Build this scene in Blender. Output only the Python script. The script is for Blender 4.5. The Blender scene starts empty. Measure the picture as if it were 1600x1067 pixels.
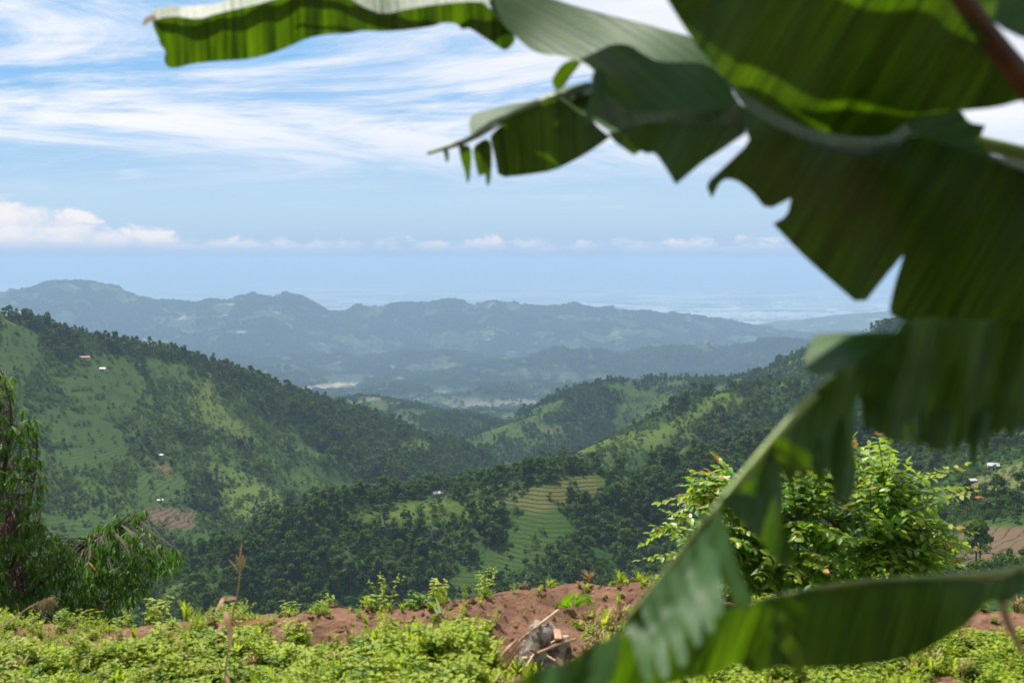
import bpy, bmesh, math, random
import numpy as np
from mathutils import Vector, Matrix
from mathutils.geometry import delaunay_2d_cdt

# ------------------------------------------------------------------ camera, sky, sun, exposure
SC = bpy.context.scene
COL = SC.collection
FP = 1600 * 50.0 / 36.0                     # focal length in photo pixels (50 mm on a 36 mm sensor)
PITCH = math.atan(128.5 / FP)
cam = bpy.data.cameras.new('camera')
cam.lens = 50.0; cam.sensor_width = 36.0; cam.clip_start = 0.05; cam.clip_end = 300000
cam.dof.use_dof = True; cam.dof.focus_distance = 45.0; cam.dof.aperture_fstop = 4.8
cam.dof.aperture_blades = 9
camo = bpy.data.objects.new('camera', cam); COL.objects.link(camo)
camo.location = (0, 0, 0); camo.rotation_euler = (math.pi / 2 - PITCH, 0, 0)
SC.camera = camo

SUN_EL, SUN_AZ = math.radians(54), math.radians(-42)      # azimuth from +Y (view direction), negative = left
sun_dir = Vector((math.sin(SUN_AZ) * math.cos(SUN_EL), math.cos(SUN_AZ) * math.cos(SUN_EL), math.sin(SUN_EL)))
SC.view_settings.view_transform = 'Standard'; SC.view_settings.look = 'None'
SC.view_settings.exposure = 0.85; SC.view_settings.gamma = 1.0
SC.render.engine = 'CYCLES'
cy = SC.cycles
cy.use_denoising = True
try: cy.denoiser = 'OPENIMAGEDENOISE'
except Exception: pass
cy.max_bounces = 6; cy.diffuse_bounces = 3; cy.transmission_bounces = 4; cy.transparent_max_bounces = 6
cy.volume_bounces = 1; cy.glossy_bounces = 2
cy.caustics_reflective = False; cy.caustics_refractive = False

sl = bpy.data.lights.new('sun', 'SUN'); sl.energy = 5.0; sl.angle = math.radians(0.53); sl.color = (1.0, 0.95, 0.86)
so = bpy.data.objects.new('sun', sl); COL.objects.link(so); so.location = (-30, 30, 60)
so.rotation_euler = sun_dir.to_track_quat('Z', 'Y').to_euler()

class NT:
    """small node-tree helper"""
    def __init__(s, tree): s.t = tree; s.n = tree.nodes; s.l = tree.links
    def add(s, kind, **kw):
        nd = s.n.new(kind)
        for k, v in kw.items(): setattr(nd, k, v)
        return nd
    def put(s, sock, v):
        if hasattr(v, 'is_output') or isinstance(v, bpy.types.NodeSocket): s.l.new(v, sock)
        else: sock.default_value = v
    def math(s, op, a, b=None, c=None, clamp=False):
        nd = s.add('ShaderNodeMath', operation=op, use_clamp=clamp); s.put(nd.inputs[0], a)
        if b is not None: s.put(nd.inputs[1], b)
        if c is not None: s.put(nd.inputs[2], c)
        return nd.outputs[0]
    def mixc(s, f, a, b, blend='MIX'):
        nd = s.add('ShaderNodeMix', data_type='RGBA', blend_type=blend); s.put(nd.inputs[0], f)
        s.put(nd.inputs[6], a); s.put(nd.inputs[7], b); return nd.outputs[2]
    def noise(s, vec, scale, detail=4, rough=.55, dist=0., lac=2.):
        nd = s.add('ShaderNodeTexNoise')
        if vec is not None: s.put(nd.inputs['Vector'], vec)
        nd.inputs['Scale'].default_value = scale; nd.inputs['Detail'].default_value = detail
        nd.inputs['Roughness'].default_value = rough; nd.inputs['Distortion'].default_value = dist
        nd.inputs['Lacunarity'].default_value = lac
        return nd.outputs[0]
    def ramp(s, f, stops):
        nd = s.add('ShaderNodeValToRGB'); s.put(nd.inputs[0], f); e = nd.color_ramp.elements
        e[0].position, e[0].color = stops[0][0], stops[0][1]; e[1].position, e[1].color = stops[-1][0], stops[-1][1]
        for p, c in stops[1:-1]:
            q = e.new(p); q.color = c
        return nd.outputs[0]
    def mrange(s, v, a, b, c=0., d=1., smooth=True):
        nd = s.add('ShaderNodeMapRange', interpolation_type='SMOOTHSTEP' if smooth else 'LINEAR')
        s.put(nd.inputs[0], v)
        for i, q in enumerate((a, b, c, d)): s.put(nd.inputs[i + 1], q)
        return nd.outputs[0]
    def comb(s, x, y, z):
        nd = s.add('ShaderNodeCombineXYZ')
        for i, q in enumerate((x, y, z)): s.put(nd.inputs[i], q)
        return nd.outputs[0]

def build_world():
    w = bpy.data.worlds.new('World'); SC.world = w; w.use_nodes = True
    t = NT(w.node_tree); w.node_tree.nodes.clear()
    out = t.add('ShaderNodeOutputWorld'); bg = t.add('ShaderNodeBackground'); bg.inputs[1].default_value = 0.0705
    t.l.new(bg.outputs[0], out.inputs[0])
    sky = t.add('ShaderNodeTexSky', sky_type='NISHITA'); sky.sun_disc = False
    sky.sun_elevation = SUN_EL; sky.sun_rotation = SUN_AZ; sky.altitude = 900; sky.air_density = 1.0
    sky.dust_density = 0.6; sky.ozone_density = 2.5
    tc = t.add('ShaderNodeTexCoord'); sep = t.add('ShaderNodeSeparateXYZ'); t.l.new(tc.outputs['Generated'], sep.inputs[0])
    x, y, z = sep.outputs
    zc = t.math('MAXIMUM', z, 0.0)
    den = t.math('ADD', zc, 0.12)
    u = t.math('DIVIDE', x, den); v = t.math('DIVIDE', y, den)
    # high streaky cloud sheets
    p1 = t.comb(t.math('MULTIPLY', u, 0.60), t.math('ADD', t.math('MULTIPLY', v, .95), t.math('MULTIPLY', u, 0.16)), 3.7)
    n1 = t.noise(p1, 1.0, 8, .66, .9)
    p2 = t.comb(t.math('MULTIPLY', u, 1.1), t.math('ADD', t.math('MULTIPLY', v, 2.6), t.math('MULTIPLY', u, .3)), 8.1)
    n2 = t.noise(p2, 1.7, 8, .66, .8)
    s = t.math('ADD', t.math('MULTIPLY', n1, .78), t.math('MULTIPLY', n2, .22))
    bias = t.math('MULTIPLY', t.mrange(u, -1.6, 1.0, 0., 1.), 0.10)
    cover = t.mrange(t.math('ADD', s, bias), 0.425, 0.63)
    cover = t.math('MULTIPLY', cover, t.mrange(z, 0.03, 0.10))
    thin = t.math('MULTIPLY', t.mrange(n2, .52, .75), t.mrange(z, .025, .05)); thin = t.math('MULTIPLY', thin, .45)
    cover = t.math('MAXIMUM', t.math('MULTIPLY', cover, .95), thin)
    # low bank of heaped clouds over the plain
    az = t.math('ARCTAN2', x, y)
    pc = t.comb(t.math('MULTIPLY', az, 26.), t.math('MULTIPLY', z, 48.), 1.3)
    nc = t.noise(pc, 1.5, 8, .6, .25)
    na = t.noise(t.comb(t.math('MULTIPLY', az, 5.), 0., 5.2), 1.3, 2)
    top = t.math('ADD', t.math('MULTIPLY', t.mrange(t.math('ABSOLUTE', t.math('SUBTRACT', az, -0.37)), .02, .16, 1., 0.), .024),
                 t.math('ADD', .0080, t.math('MULTIPLY', na, .015)))
    cum = t.math('SUBTRACT', t.math('ADD', top, t.math('MULTIPLY', t.math('SUBTRACT', nc, .5), .036)), z)
    cum = t.mrange(cum, 0.0, 0.008)
    cum = t.math('MULTIPLY', cum, t.mrange(z, -0.004, 0.017))
    cum = t.math('MULTIPLY', cum, t.mrange(nc, .30, .62, .45, .92))
    ccol = t.mixc(t.mrange(n1, .35, .75), (6.6, 7.0, 7.9, 1), (8.3, 8.2, 8.6, 1))
    kcol = t.mixc(t.mrange(z, 0.002, .016), (4.4, 5.4, 7.0, 1), (8.0, 7.5, 7.4, 1))
    # pale haze low over the horizon, all the way round
    low = t.mixc(t.mrange(z, 0.015, 0.135, 0., 1.), (4.0, 5.5, 7.0, 1), (1.9, 4.2, 7.1, 1))
    low = t.mixc(t.mrange(z, -.004, .042, 1., 0.), low, (3.05, 4.4, 6.4, 1))
    base = t.mixc(t.mrange(z, 0.10, 0.55, .92, .0), sky.outputs[0], low)
    c = t.mixc(cover, base, ccol); c = t.mixc(cum, c, kcol)
    t.l.new(c, bg.inputs[0])
build_world()

# ------------------------------------------------------------------ helpers
RNG = np.random.default_rng(11)
random.seed(5)
FWD = np.array([0, math.cos(PITCH), -math.sin(PITCH)]); UP = np.array([0, math.sin(PITCH), math.cos(PITCH)])
def ray(px, py):
    u = (px - 800.) / FP; v = (533.5 - py) / FP
    d = FWD + v * UP; return np.array([u, d[1], d[2]])
def P(px, py, Y):
    d = ray(px, py); return d * (Y / d[1])
def project(X, Y, Z):
    f = Y * FWD[1] + Z * FWD[2]; r = Y * UP[1] + Z * UP[2]
    f = np.where(np.abs(f) < 1e-6, 1e-6, f)
    return 800 + FP * X / f, 533.5 - FP * r / f, f

def tag(o, label=None, cat=None, group=None, kind=None):
    if label: o['label'] = label
    if cat: o['category'] = cat
    if group: o['group'] = group
    if kind: o['kind'] = kind
    return o
def mesh_obj(name, verts, faces, mat, parent=None, smooth=False):
    me = bpy.data.meshes.new(name); me.from_pydata([tuple(map(float, v)) for v in verts], [], faces); me.update()
    if smooth: me.polygons.foreach_set('use_smooth', [True] * len(me.polygons))
    if mat: me.materials.append(mat)
    o = bpy.data.objects.new(name, me); COL.objects.link(o); o.parent = parent
    return o
def obj_of(name, me, parent=None, loc=None):
    o = bpy.data.objects.new(name, me); COL.objects.link(o); o.parent = parent
    if loc is not None: o.location = loc
    return o
def empty(name, loc=(0, 0, 0), rz=0.):
    o = bpy.data.objects.new(name, None); COL.objects.link(o); o.location = [float(c) for c in loc]; o.rotation_euler = (0, 0, rz)
    return o
def spline(pts, n):
    p = np.asarray(pts, float); k = len(p)
    if k < 3: return np.array([p[0] + (p[-1] - p[0]) * s for s in np.linspace(0, 1, n)])
    q = np.vstack([2 * p[0] - p[1], p, 2 * p[-1] - p[-2]]); out = []
    for s in np.linspace(0, k - 1 - 1e-9, n):
        i = int(s); f = s - i; a, b, c, d = q[i:i + 4]
        out.append(.5 * ((2 * b) + (c - a) * f + (2 * a - 5 * b + 4 * c - d) * f * f + (3 * b - a - 3 * c + d) * f ** 3))
    return np.array(out)
def tube(pts, radii, sides=6, wob=0., rng=None):
    """verts, faces of a tapered tube through pts, closed at both ends"""
    pts = np.asarray(pts, float); n = len(pts); V = []; F = []
    for i in range(n):
        a = pts[min(i + 1, n - 1)] - pts[max(i - 1, 0)]; a = a / (np.linalg.norm(a) + 1e-9)
        s = np.cross(a, [0.13, 0.31, 1.] if abs(a[2]) < .9 else [1., 0.2, 0]); s /= np.linalg.norm(s); w = np.cross(a, s)
        for k in range(sides):
            th = 2 * math.pi * k / sides; r = radii[i] * (1 + (rng.uniform(-wob, wob) if wob else 0))
            V.append(pts[i] + r * (math.cos(th) * s + math.sin(th) * w))
    for i in range(n - 1):
        for k in range(sides):
            b = i * sides; F.append((b + k, b + (k + 1) % sides, b + sides + (k + 1) % sides, b + sides + k))
    F.append(tuple(range(sides - 1, -1, -1))); F.append(tuple(range((n - 1) * sides, n * sides)))
    return V, F
class MB:
    def __init__(s): s.v = []; s.f = []
    def add(s, V, F):
        b = len(s.v); s.v.extend([tuple(map(float, q)) for q in V]); s.f.extend([tuple(i + b for i in q) for q in F])
    def tube(s, pts, radii, sides=6, **k): s.add(*tube(pts, radii, sides, **k))
    def box(s, lo, hi):
        x0, y0, z0 = lo; x1, y1, z1 = hi
        s.add([(x0, y0, z0), (x1, y0, z0), (x1, y1, z0), (x0, y1, z0), (x0, y0, z1), (x1, y0, z1), (x1, y1, z1), (x0, y1, z1)],
              [(0, 3, 2, 1), (4, 5, 6, 7), (0, 1, 5, 4), (1, 2, 6, 5), (2, 3, 7, 6), (3, 0, 4, 7)])
    def obj(s, name, mat, parent=None, smooth=False): return mesh_obj(name, s.v, s.f, mat, parent, smooth)
    def mesh(s, name, mat, smooth=False):
        me = bpy.data.meshes.new(name); me.from_pydata(s.v, [], s.f); me.update()
        if smooth: me.polygons.foreach_set('use_smooth', [True] * len(me.polygons))
        me.materials.append(mat); return me

def _hash(ix, iy, seed):
    h = (ix.astype(np.int64) * 374761393 + iy.astype(np.int64) * 668265263 + seed * 974711) & 0x7fffffff
    h = ((h ^ (h >> 13)) * 1274126177) & 0x7fffffff
    return ((h ^ (h >> 16)) & 0xffff) / 65535.0
def vnoise(x, y, seed=0):
    ix = np.floor(x); iy = np.floor(y); fx = x - ix; fy = y - iy
    fx = fx * fx * fx * (fx * (fx * 6 - 15) + 10); fy = fy * fy * fy * (fy * (fy * 6 - 15) + 10)
    a = _hash(ix, iy, seed); b = _hash(ix + 1, iy, seed); c = _hash(ix, iy + 1, seed); d = _hash(ix + 1, iy + 1, seed)
    return (a + (b - a) * fx) * (1 - fy) + (c + (d - c) * fx) * fy
def fbm(x, y, seed=0, oct=4, rough=.5):
    s = 0; a = 1.; t = 0.; c, sn = math.cos(.6), math.sin(.6)
    for i in range(oct):
        s = s + a * vnoise(x, y, seed + i * 17); t += a; a *= rough
        x, y = (c * x - sn * y) * 2.03 + 5.1, (sn * x + c * y) * 2.03 + 1.7
    return s / t                                          # 0..1, mean .5
def ridged(x, y, seed=0, oct=4):
    s = 0; a = 1.; t = 0.; c, sn = math.cos(.5), math.sin(.5)
    for i in range(oct):
        s = s + a * (1 - np.abs(2 * vnoise(x, y, seed + i * 13) - 1)); t += a; a *= .5
        x, y = (c * x - sn * y) * 2.07 + 3.3, (sn * x + c * y) * 2.07 + 8.2
    return s / t
def sstep(a, b, v):
    t = np.clip((v - a) / (b - a), 0, 1); return t * t * (3 - 2 * t)
def in_poly(px, py, poly):
    r = np.zeros(np.shape(px), bool); n = len(poly); j = n - 1
    for i in range(n):
        xi, yi = poly[i]; xj, yj = poly[j]
        c = ((yi > py) != (yj > py)) & (px < (xj - xi) * (py - yi) / ((yj - yi) + 1e-12) + xi)
        r ^= c; j = i
    return r

# ------------------------------------------------------------------ terrain shape
FAR = 1.6
RIDGES = [  # crest (photo pixel + distance), flank slope, rounding, roughness of crest
    dict(p=[(-420, 380, 1450), (-200, 432, 1520), (0, 492, 1600), (60, 511, 1620), (150, 537, 1660), (250, 560, 1700), (330, 577, 1750), (400, 598, 1820),
            (480, 624, 1900), (560, 650, 1980), (620, 674, 2050), (700, 697, 2150), (760, 720, 2250)], s=.40, w=12),
    dict(p=[(250, 562, 1700), (300, 625, 1600), (340, 690, 1480), (400, 760, 1360), (470, 822, 1220)], s=.50, w=14),
    dict(p=[(60, 515, 1620), (70, 600, 1480), (120, 700, 1330), (180, 800, 1180)], s=.42, w=25),
    dict(p=[(560, 652, 1980), (600, 700, 1850), (650, 740, 1720)], s=.5, w=15),
    dict(p=[(230, 945, 720), (300, 908, 760), (350, 880, 800), (420, 845, 840), (520, 806, 880), (600, 789, 905), (650, 783, 915), (700, 779, 915), (760, 773, 905),
            (800, 764, 895), (860, 750, 890), (930, 742, 900), (1000, 745, 915), (1080, 730, 930), (1200, 695, 1000), (1350, 640, 1100), (1600, 540, 1250)], s=.50, w=10),
    dict(p=[(860, 752, 890), (880, 830, 840), (900, 920, 790)], s=.30, w=22),
    dict(p=[(560, 800, 890), (540, 870, 830), (500, 950, 770)], s=.36, w=18),
    dict(p=[(740, 765, 1500), (820, 736, 1480), (900, 708, 1450), (1000, 663, 1450), (1080, 626, 1450), (1140, 613, 1500), (1260, 590, 1550), (1450, 525, 1600), (1700, 440, 1700)], s=.42, w=15),
    dict(p=[(690, 702, 2600), (760, 676, 2600), (860, 641, 2600), (900, 613, 2650), (950, 597, 2700), (1050, 594, 2700), (1130, 597, 2600), (1180, 586, 2500),
            (1255, 556, 2400), (1330, 527, 2300), (1400, 506, 2300), (1600, 440, 2200)], s=.42, w=20),
    dict(p=[(2000, 430, 1500), (1800, 600, 1000), (1700, 760, 650), (1650, 900, 400), (1640, 1040, 260)], s=.35, w=18),
    dict(p=[(430, 652, 3400), (520, 628, 3600), (570, 620, 3700), (620, 628, 3600), (660, 645, 3400)], s=.30, w=40),
    dict(p=[(620, 668, 2950), (680, 652, 3050), (720, 652, 3100), (770, 668, 3000)], s=.33, w=30),
    dict(p=[(660, 612, 5100), (720, 592, 5300), (800, 568, 5500), (870, 549, 5500), (960, 549, 5500), (1000, 555, 5500), (1040, 546, 5600), (1100, 542, 5700),
            (1180, 536, 5800), (1255, 534, 5800), (1420, 520, 5800), (1700, 500, 5800)], s=.22, w=60),
    dict(p=[(300, 566, 6100), (420, 560, 6300), (560, 556, 6500), (680, 552, 6500), (760, 560, 6300)], s=.16, w=90),
    dict(p=[(-400, 470, 8600), (-150, 458, 8600), (0, 452, 8500), (40, 447, 8500), (75, 440, 8500), (130, 438, 8500), (175, 444, 8500), (205, 460, 8500), (250, 469, 8500), (330, 470, 8400), (370, 467, 8400),
            (395, 459, 8300), (430, 455, 8300), (465, 457, 8300), (485, 467, 8300), (510, 483, 8300), (535, 489, 8300), (560, 480, 8400), (640, 474, 8500), (668, 473, 8500),
            (690, 468, 8500), (715, 466, 8500), (735, 473, 8500), (750, 474, 8500), (770, 467, 8500), (790, 473, 8500), (830, 476, 8500), (880, 476, 8500), (905, 474, 8500), (930, 480, 8500),
            (960, 478, 8500), (1000, 485, 8500), (1040, 487, 8500), (1070, 491, 8600), (1110, 497, 8700), (1150, 503, 8800), (1200, 512, 8900)], s=.16, w=25),
    dict(p=[(1130, 508, 11000), (1190, 502, 11000), (1240, 494, 11000), (1300, 487, 11000), (1385, 480, 11000), (1600, 462, 11000), (1900, 455, 11000)], s=.14, w=80),
]
for r in RIDGES:
    r['p'] = [(a, b + (6 if d > 4500 else 0), d * (FAR if d > 4500 else 1.)) for a, b, d in r['p']]
    if r['p'][0][2] > 4500: r['w'] *= FAR
    r['w3'] = np.array([P(*q) for q in r['p']])
FLOOR_Y = [9, 12, 20, 40, 100, 300, 600, 780, 1200, 1800, 2600, 3500, 8800, 13600, 16800, 20000, 22400]
FLOOR_Z = [-2.6, -4.2, -8.5, -19, -50, -128, -196, -218, -262, -305, -372, -424, -800, -872, -944, -1024, -1065]
PLAIN_Z = -1040.
def height(X, Y):
    X = np.asarray(X, float); Y = np.asarray(Y, float)
    far = sstep(3300, 7500, Y)
    k = 7 + 14 * sstep(900, 2500, Y) + 25 * far
    base = np.interp(Y, FLOOR_Y, FLOOR_Z)
    base = base + far * (fbm(X / 1400, Y / 1400, 3, 5) - .5) * 240 * (1 - sstep(14400, 18400, Y))
    hs = [base]; dmin = np.full(X.shape, 1e9)
    for r in RIDGES:
        w = r['w3']; best = np.full(X.shape, 1e9); zc = np.zeros(X.shape)
        for a, b in zip(w[:-1], w[1:]):
            dx, dy = b[0] - a[0], b[1] - a[1]; L = dx * dx + dy * dy + 1e-9
            t = np.clip(((X - a[0]) * dx + (Y - a[1]) * dy) / L, 0, 1)
            d = np.hypot(X - a[0] - t * dx, Y - a[1] - t * dy)
            m = d < best; best = np.where(m, d, best); zc = np.where(m, a[2] + t * (b[2] - a[2]), zc)
        hs.append(zc - r['s'] * (np.sqrt(best ** 2 + r['w'] ** 2) - r['w'])); dmin = np.minimum(dmin, best)
    m = np.maximum.reduce(hs); s = 0
    for h in hs: s = s + np.exp(np.clip((h - m) / k, -40, 0))
    z = m + k * np.log(s) * .8
    # gullies and lumps away from the crests
    away = np.clip(dmin / 160., 0.05, 1)
    z = z - away * (1 - far) * ((1 - ridged(X / 210, Y / 260, 5, 4)) * 38 - 12) * sstep(60, 500, Y)
    awf = np.clip(dmin / 1400., 0.06, 1)
    z = z - far * awf * ((1 - ridged(X / 950, Y / 950, 9, 6)) * 210 - 70) * (1 - sstep(16000, 20000, Y))
    z = z + far * (ridged(X / 360, Y / 360, 21, 5) - .5) * 95 * (1 - sstep(15200, 19200, Y))
    z = z + far * (fbm(X / 120, Y / 120, 33, 3, .6) - .5) * 62 * (1 - sstep(15200, 19200, Y))
    z = z + (fbm(X / 45, Y / 45, 31, 3) - .5) * 4 * sstep(200, 600, Y)
    return z

# patches read off the photograph, each a polygon in photo pixels with the range of distances it lies in
TERR = [([(752, 776), (830, 756), (905, 741), (950, 741), (962, 768), (900, 788), (850, 802), (800, 798), (770, 790)], 780, 930, 'tan'),
        ([(785, 818), (820, 797), (865, 800), (908, 822), (872, 852), (842, 882), (780, 892), (750, 880), (800, 842)], 760, 920, 'green'),
        ([(672, 945), (700, 905), (740, 880), (790, 890), (765, 912), (752, 955), (690, 960)], 740, 900, 'green'),
        ([(560, 800), (640, 784), (700, 782), (760, 780), (745, 812), (640, 820), (560, 822)], 780, 930, 'grass'),
        ([(690, 782), (790, 780), (812, 790), (770, 796)], 780, 930, 'green'),
        ([(1470, 770), (1520, 748), (1600, 720), (1660, 720), (1660, 775), (1560, 780), (1500, 775)], 600, 1000, 'tan'),
        ([(1470, 850), (1510, 815), (1560, 820), (1660, 815), (1660, 890), (1560, 880), (1490, 900)], 380, 700, 'brown'),
        ([(205, 800), (245, 792), (306, 793), (308, 824), (245, 826)], 1050, 1500, 'brown'),
        ([(240, 722), (262, 715), (272, 735), (245, 745)], 1100, 1600, 'brown'),
        ([(60, 800), (130, 815), (190, 840), (150, 870), (60, 870)], 900, 1500, 'green'),
        ([(210, 735), (280, 740), (305, 785), (220, 790)], 1050, 1600, 'green'),
        ([(330, 840), (430, 825), (455, 822), (470, 850), (380, 880), (300, 880)], 900, 1400, 'green'),
        ([(395, 740), (440, 770), (478, 815), (455, 838), (400, 830), (350, 790), (330, 720)], 1050, 1600, 'grass'),
        ([(300, 590), (330, 585), (350, 640), (380, 660), (400, 690), (350, 680), (310, 650)], 1300, 1800, 'grass'),
        ([(0, 495), (60, 520), (60, 580), (0, 590)], 1300, 1800, 'green'),
        ([(120, 555), (200, 560), (230, 600), (200, 660), (120, 640), (100, 590)], 1300, 1800, 'green'),
        ([(220, 555), (290, 570), (300, 600), (230, 590)], 1300, 1800, 'green'),
        ([(70, 640), (180, 650), (200, 720), (90, 740)], 1100, 1700, 'green'),
        ([(620, 690), (650, 682), (685, 700), (660, 716), (625, 712)], 1500, 2300, 'grass'),
        ([(480, 740), (530, 760), (570, 790), (520, 790)], 1300, 1900, 'grass'),
        ([(1085, 632), (1130, 610), (1175, 618), (1150, 640), (1100, 655), (1050, 680), (1020, 678)], 1200, 1600, 'grass'),
        ([(960, 680), (1030, 668), (1050, 690), (990, 702)], 1200, 1600, 'grass'),
        ([(940, 742), (1000, 745), (1010, 760), (950, 762)], 850, 1100, 'grass'),
        ([(1060, 728), (1110, 735), (1080, 745)], 850, 1100, 'tan'),
        ([(840, 668), (880, 664), (880, 676), (845, 680)], 2200, 2800, 'brown'),
        ([(860, 700), (960, 672), (990, 690), (880, 724)], 1200, 1600, 'grass')]
DENSE = [([(330, 575), (480, 620), (640, 680), (760, 715), (800, 760), (700, 770), (600, 770), (500, 730), (430, 690), (390, 630)], 1200, 2400),
         ([(290, 905), (420, 840), (540, 825), (680, 850), (700, 900), (640, 970), (280, 970)], 650, 950),
         ([(900, 800), (1020, 775), (1300, 760), (1300, 960), (800, 970), (860, 880)], 650, 1100),
         ([(1200, 610), (1700, 560), (1700, 720), (1500, 745), (1300, 760), (1100, 720)], 900, 1700),
         ([(1490, 775), (1660, 775), (1660, 815), (1500, 815)], 480, 900)]
def cover(X, Y, Z):
    """forest, terrace, tan, brown, grass masks 0..1 for ground points"""
    px, py, f = project(X, Y, Z)
    jx = (fbm(X / 22, Y / 22, 41, 4, .65) - .5) * 60; jy = (fbm(X / 22, Y / 22, 47, 4, .65) - .5) * 34
    jx, jy = jx * 800 / np.maximum(f, 300), jy * 800 / np.maximum(f, 300)
    n = fbm(X / 130, Y / 130, 51, 4)
    n = n + .25 * (fbm(X / 28, Y / 28, 57, 3) - .5)
    forest = sstep(.415, .465, n)
    for poly, a, b in DENSE:
        m = in_poly(px + jx, py + jy, poly) & (f > a) & (f < b); forest = np.where(m, np.maximum(forest, sstep(.22, .27, n)), forest)
    terr = sstep(.52, .60, fbm(X / 160, Y / 160, 61, 3)) * (1 - forest) * .8; tan = np.zeros(X.shape); brown = np.zeros(X.shape); grass = np.zeros(X.shape)
    for poly, a, b, kind in TERR:
        m = in_poly(px + jx * .32, py + jy * .32, poly) & (f > a) & (f < b)
        forest = np.where(m, 0, forest)
        terr = np.where(m, 0. if kind == 'grass' else 1., terr)
        if kind == 'tan': tan = np.where(m, 1, tan)
        elif kind == 'brown': brown = np.where(m, 1, brown)
        elif kind == 'grass': grass = np.where(m, 1, grass)
    return forest, terr, tan, brown, grass

def soften(a, n):
    for _ in range(n):
        a = (a + np.roll(a, 1, 0) + np.roll(a, -1, 0) + np.roll(a, 1, 1) + np.roll(a, -1, 1)) / 5
    return a
def axis(parts):
    out = [parts[0][0]]
    for a, b, st in parts:
        k = max(1, int(round((b - a) / st))); out += list(a + (b - a) * np.arange(1, k + 1) / k)
    return np.array(out)
def grid_faces(nr, nc, keep=None):
    i = np.arange(nr - 1)[:, None] * nc + np.arange(nc - 1)[None, :]
    q = np.stack([i, i + 1, i + 1 + nc, i + nc], -1).reshape(-1, 4)
    return q if keep is None else q[keep.reshape(-1)]
def fast_mesh(name, V, F, mat, attrs=None, smooth=True):
    me = bpy.data.meshes.new(name); n = len(V); m = len(F)
    me.vertices.add(n); me.vertices.foreach_set('co', np.asarray(V, np.float32).ravel())
    me.loops.add(m * 4); me.loops.foreach_set('vertex_index', np.asarray(F, np.int32).ravel())
    me.polygons.add(m); me.polygons.foreach_set('loop_start', np.arange(0, m * 4, 4, dtype=np.int32))
    me.polygons.foreach_set('loop_total', np.full(m, 4, np.int32))
    me.update(calc_edges=True)
    me.polygons.foreach_set('use_smooth', np.full(m, smooth, bool))
    for k, a in (attrs or {}).items():
        at = me.attributes.new(k, 'FLOAT', 'POINT'); at.data.foreach_set('value', np.asarray(a, np.float32).ravel())
    me.materials.append(mat)
    o = bpy.data.objects.new(name, me); COL.objects.link(o)
    return o

# ------------------------------------------------------------------ materials
def new_mat(name):
    m = bpy.data.materials.new(name); m.use_nodes = True; t = NT(m.node_tree); m.node_tree.nodes.clear()
    out = t.add('ShaderNodeOutputMaterial'); return m, t, out
def attr(t, name):
    nd = t.add('ShaderNodeAttribute', attribute_name=name); return nd.outputs['Fac']
def principled(t, col, rough=.8, spec=.2):
    b = t.add('ShaderNodeBsdfPrincipled'); t.put(b.inputs['Base Color'], col); t.put(b.inputs['Roughness'], rough)
    b.inputs['Specular IOR Level'].default_value = spec; return b

def mat_terrain():
    m, t, out = new_mat('hill_ground')
    geo = t.add('ShaderNodeNewGeometry'); pos = geo.outputs['Position']
    sep = t.add('ShaderNodeSeparateXYZ'); t.l.new(pos, sep.inputs[0])
    n = t.noise(pos, .06, 6, .65); n2 = t.noise(pos, .35, 5, .7)
    forest = t.mixc(t.mrange(n2, .3, .7), (.014, .036, .008, 1), (.042, .082, .016, 1))
    open_ = t.mixc(t.mrange(n, .3, .7), (.026, .058, .009, 1), (.066, .098, .016, 1))
    open_ = t.mixc(t.mrange(n2, .42, .7), open_, (.012, .030, .008, 1))
    # terraces: narrow treads and grassy risers following the contour
    wob = t.math('MULTIPLY', t.noise(pos, .02, 3), 5.)
    ph = t.math('FRACT', t.math('DIVIDE', t.math('ADD', sep.outputs[2], wob), 1.9))
    riser = t.mrange(ph, .50, .74); riser = t.math('MULTIPLY', riser, t.mrange(ph, .97, .90))
    tread_c = t.mixc(attr(t, 'tan'), (.040, .070, .015, 1), (.105, .102, .034, 1))
    tread_c = t.mixc(attr(t, 'brown'), tread_c, (.120, .074, .052, 1))
    tread_c = t.mixc(t.mrange(n2, .35, .75, 0., .5), tread_c, (.055, .085, .022, 1))
    riser_c = t.mixc(attr(t, 'brown'), (.024, .048, .012, 1), (.050, .044, .024, 1))
    terr = t.mixc(riser, tread_c, riser_c)
    c = t.mixc(attr(t, 'terrace'), open_, terr)
    c = t.mixc(attr(t, 'grass'), c, t.mixc(t.mrange(n2, .3, .75), (.046, .080, .014, 1), (.092, .120, .024, 1)))
    c = t.mixc(attr(t, 'forest'), c, forest)
    scar = t.mrange(t.noise(pos, .022, 5, .7), .70, .76); c = t.mixc(t.math('MULTIPLY', scar, .7), c, (.16, .10, .065, 1))
    b = principled(t, c, .95, .03)
    bm_ = t.add('ShaderNodeBump'); bm_.inputs['Strength'].default_value = .7; bm_.inputs['Distance'].default_value = 1.5
    t.l.new(t.noise(pos, .5, 5, .7), bm_.inputs['Height']); t.l.new(bm_.outputs[0], b.inputs['Normal'])
    t.l.new(b.outputs[0], out.inputs[0]); return m
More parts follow.
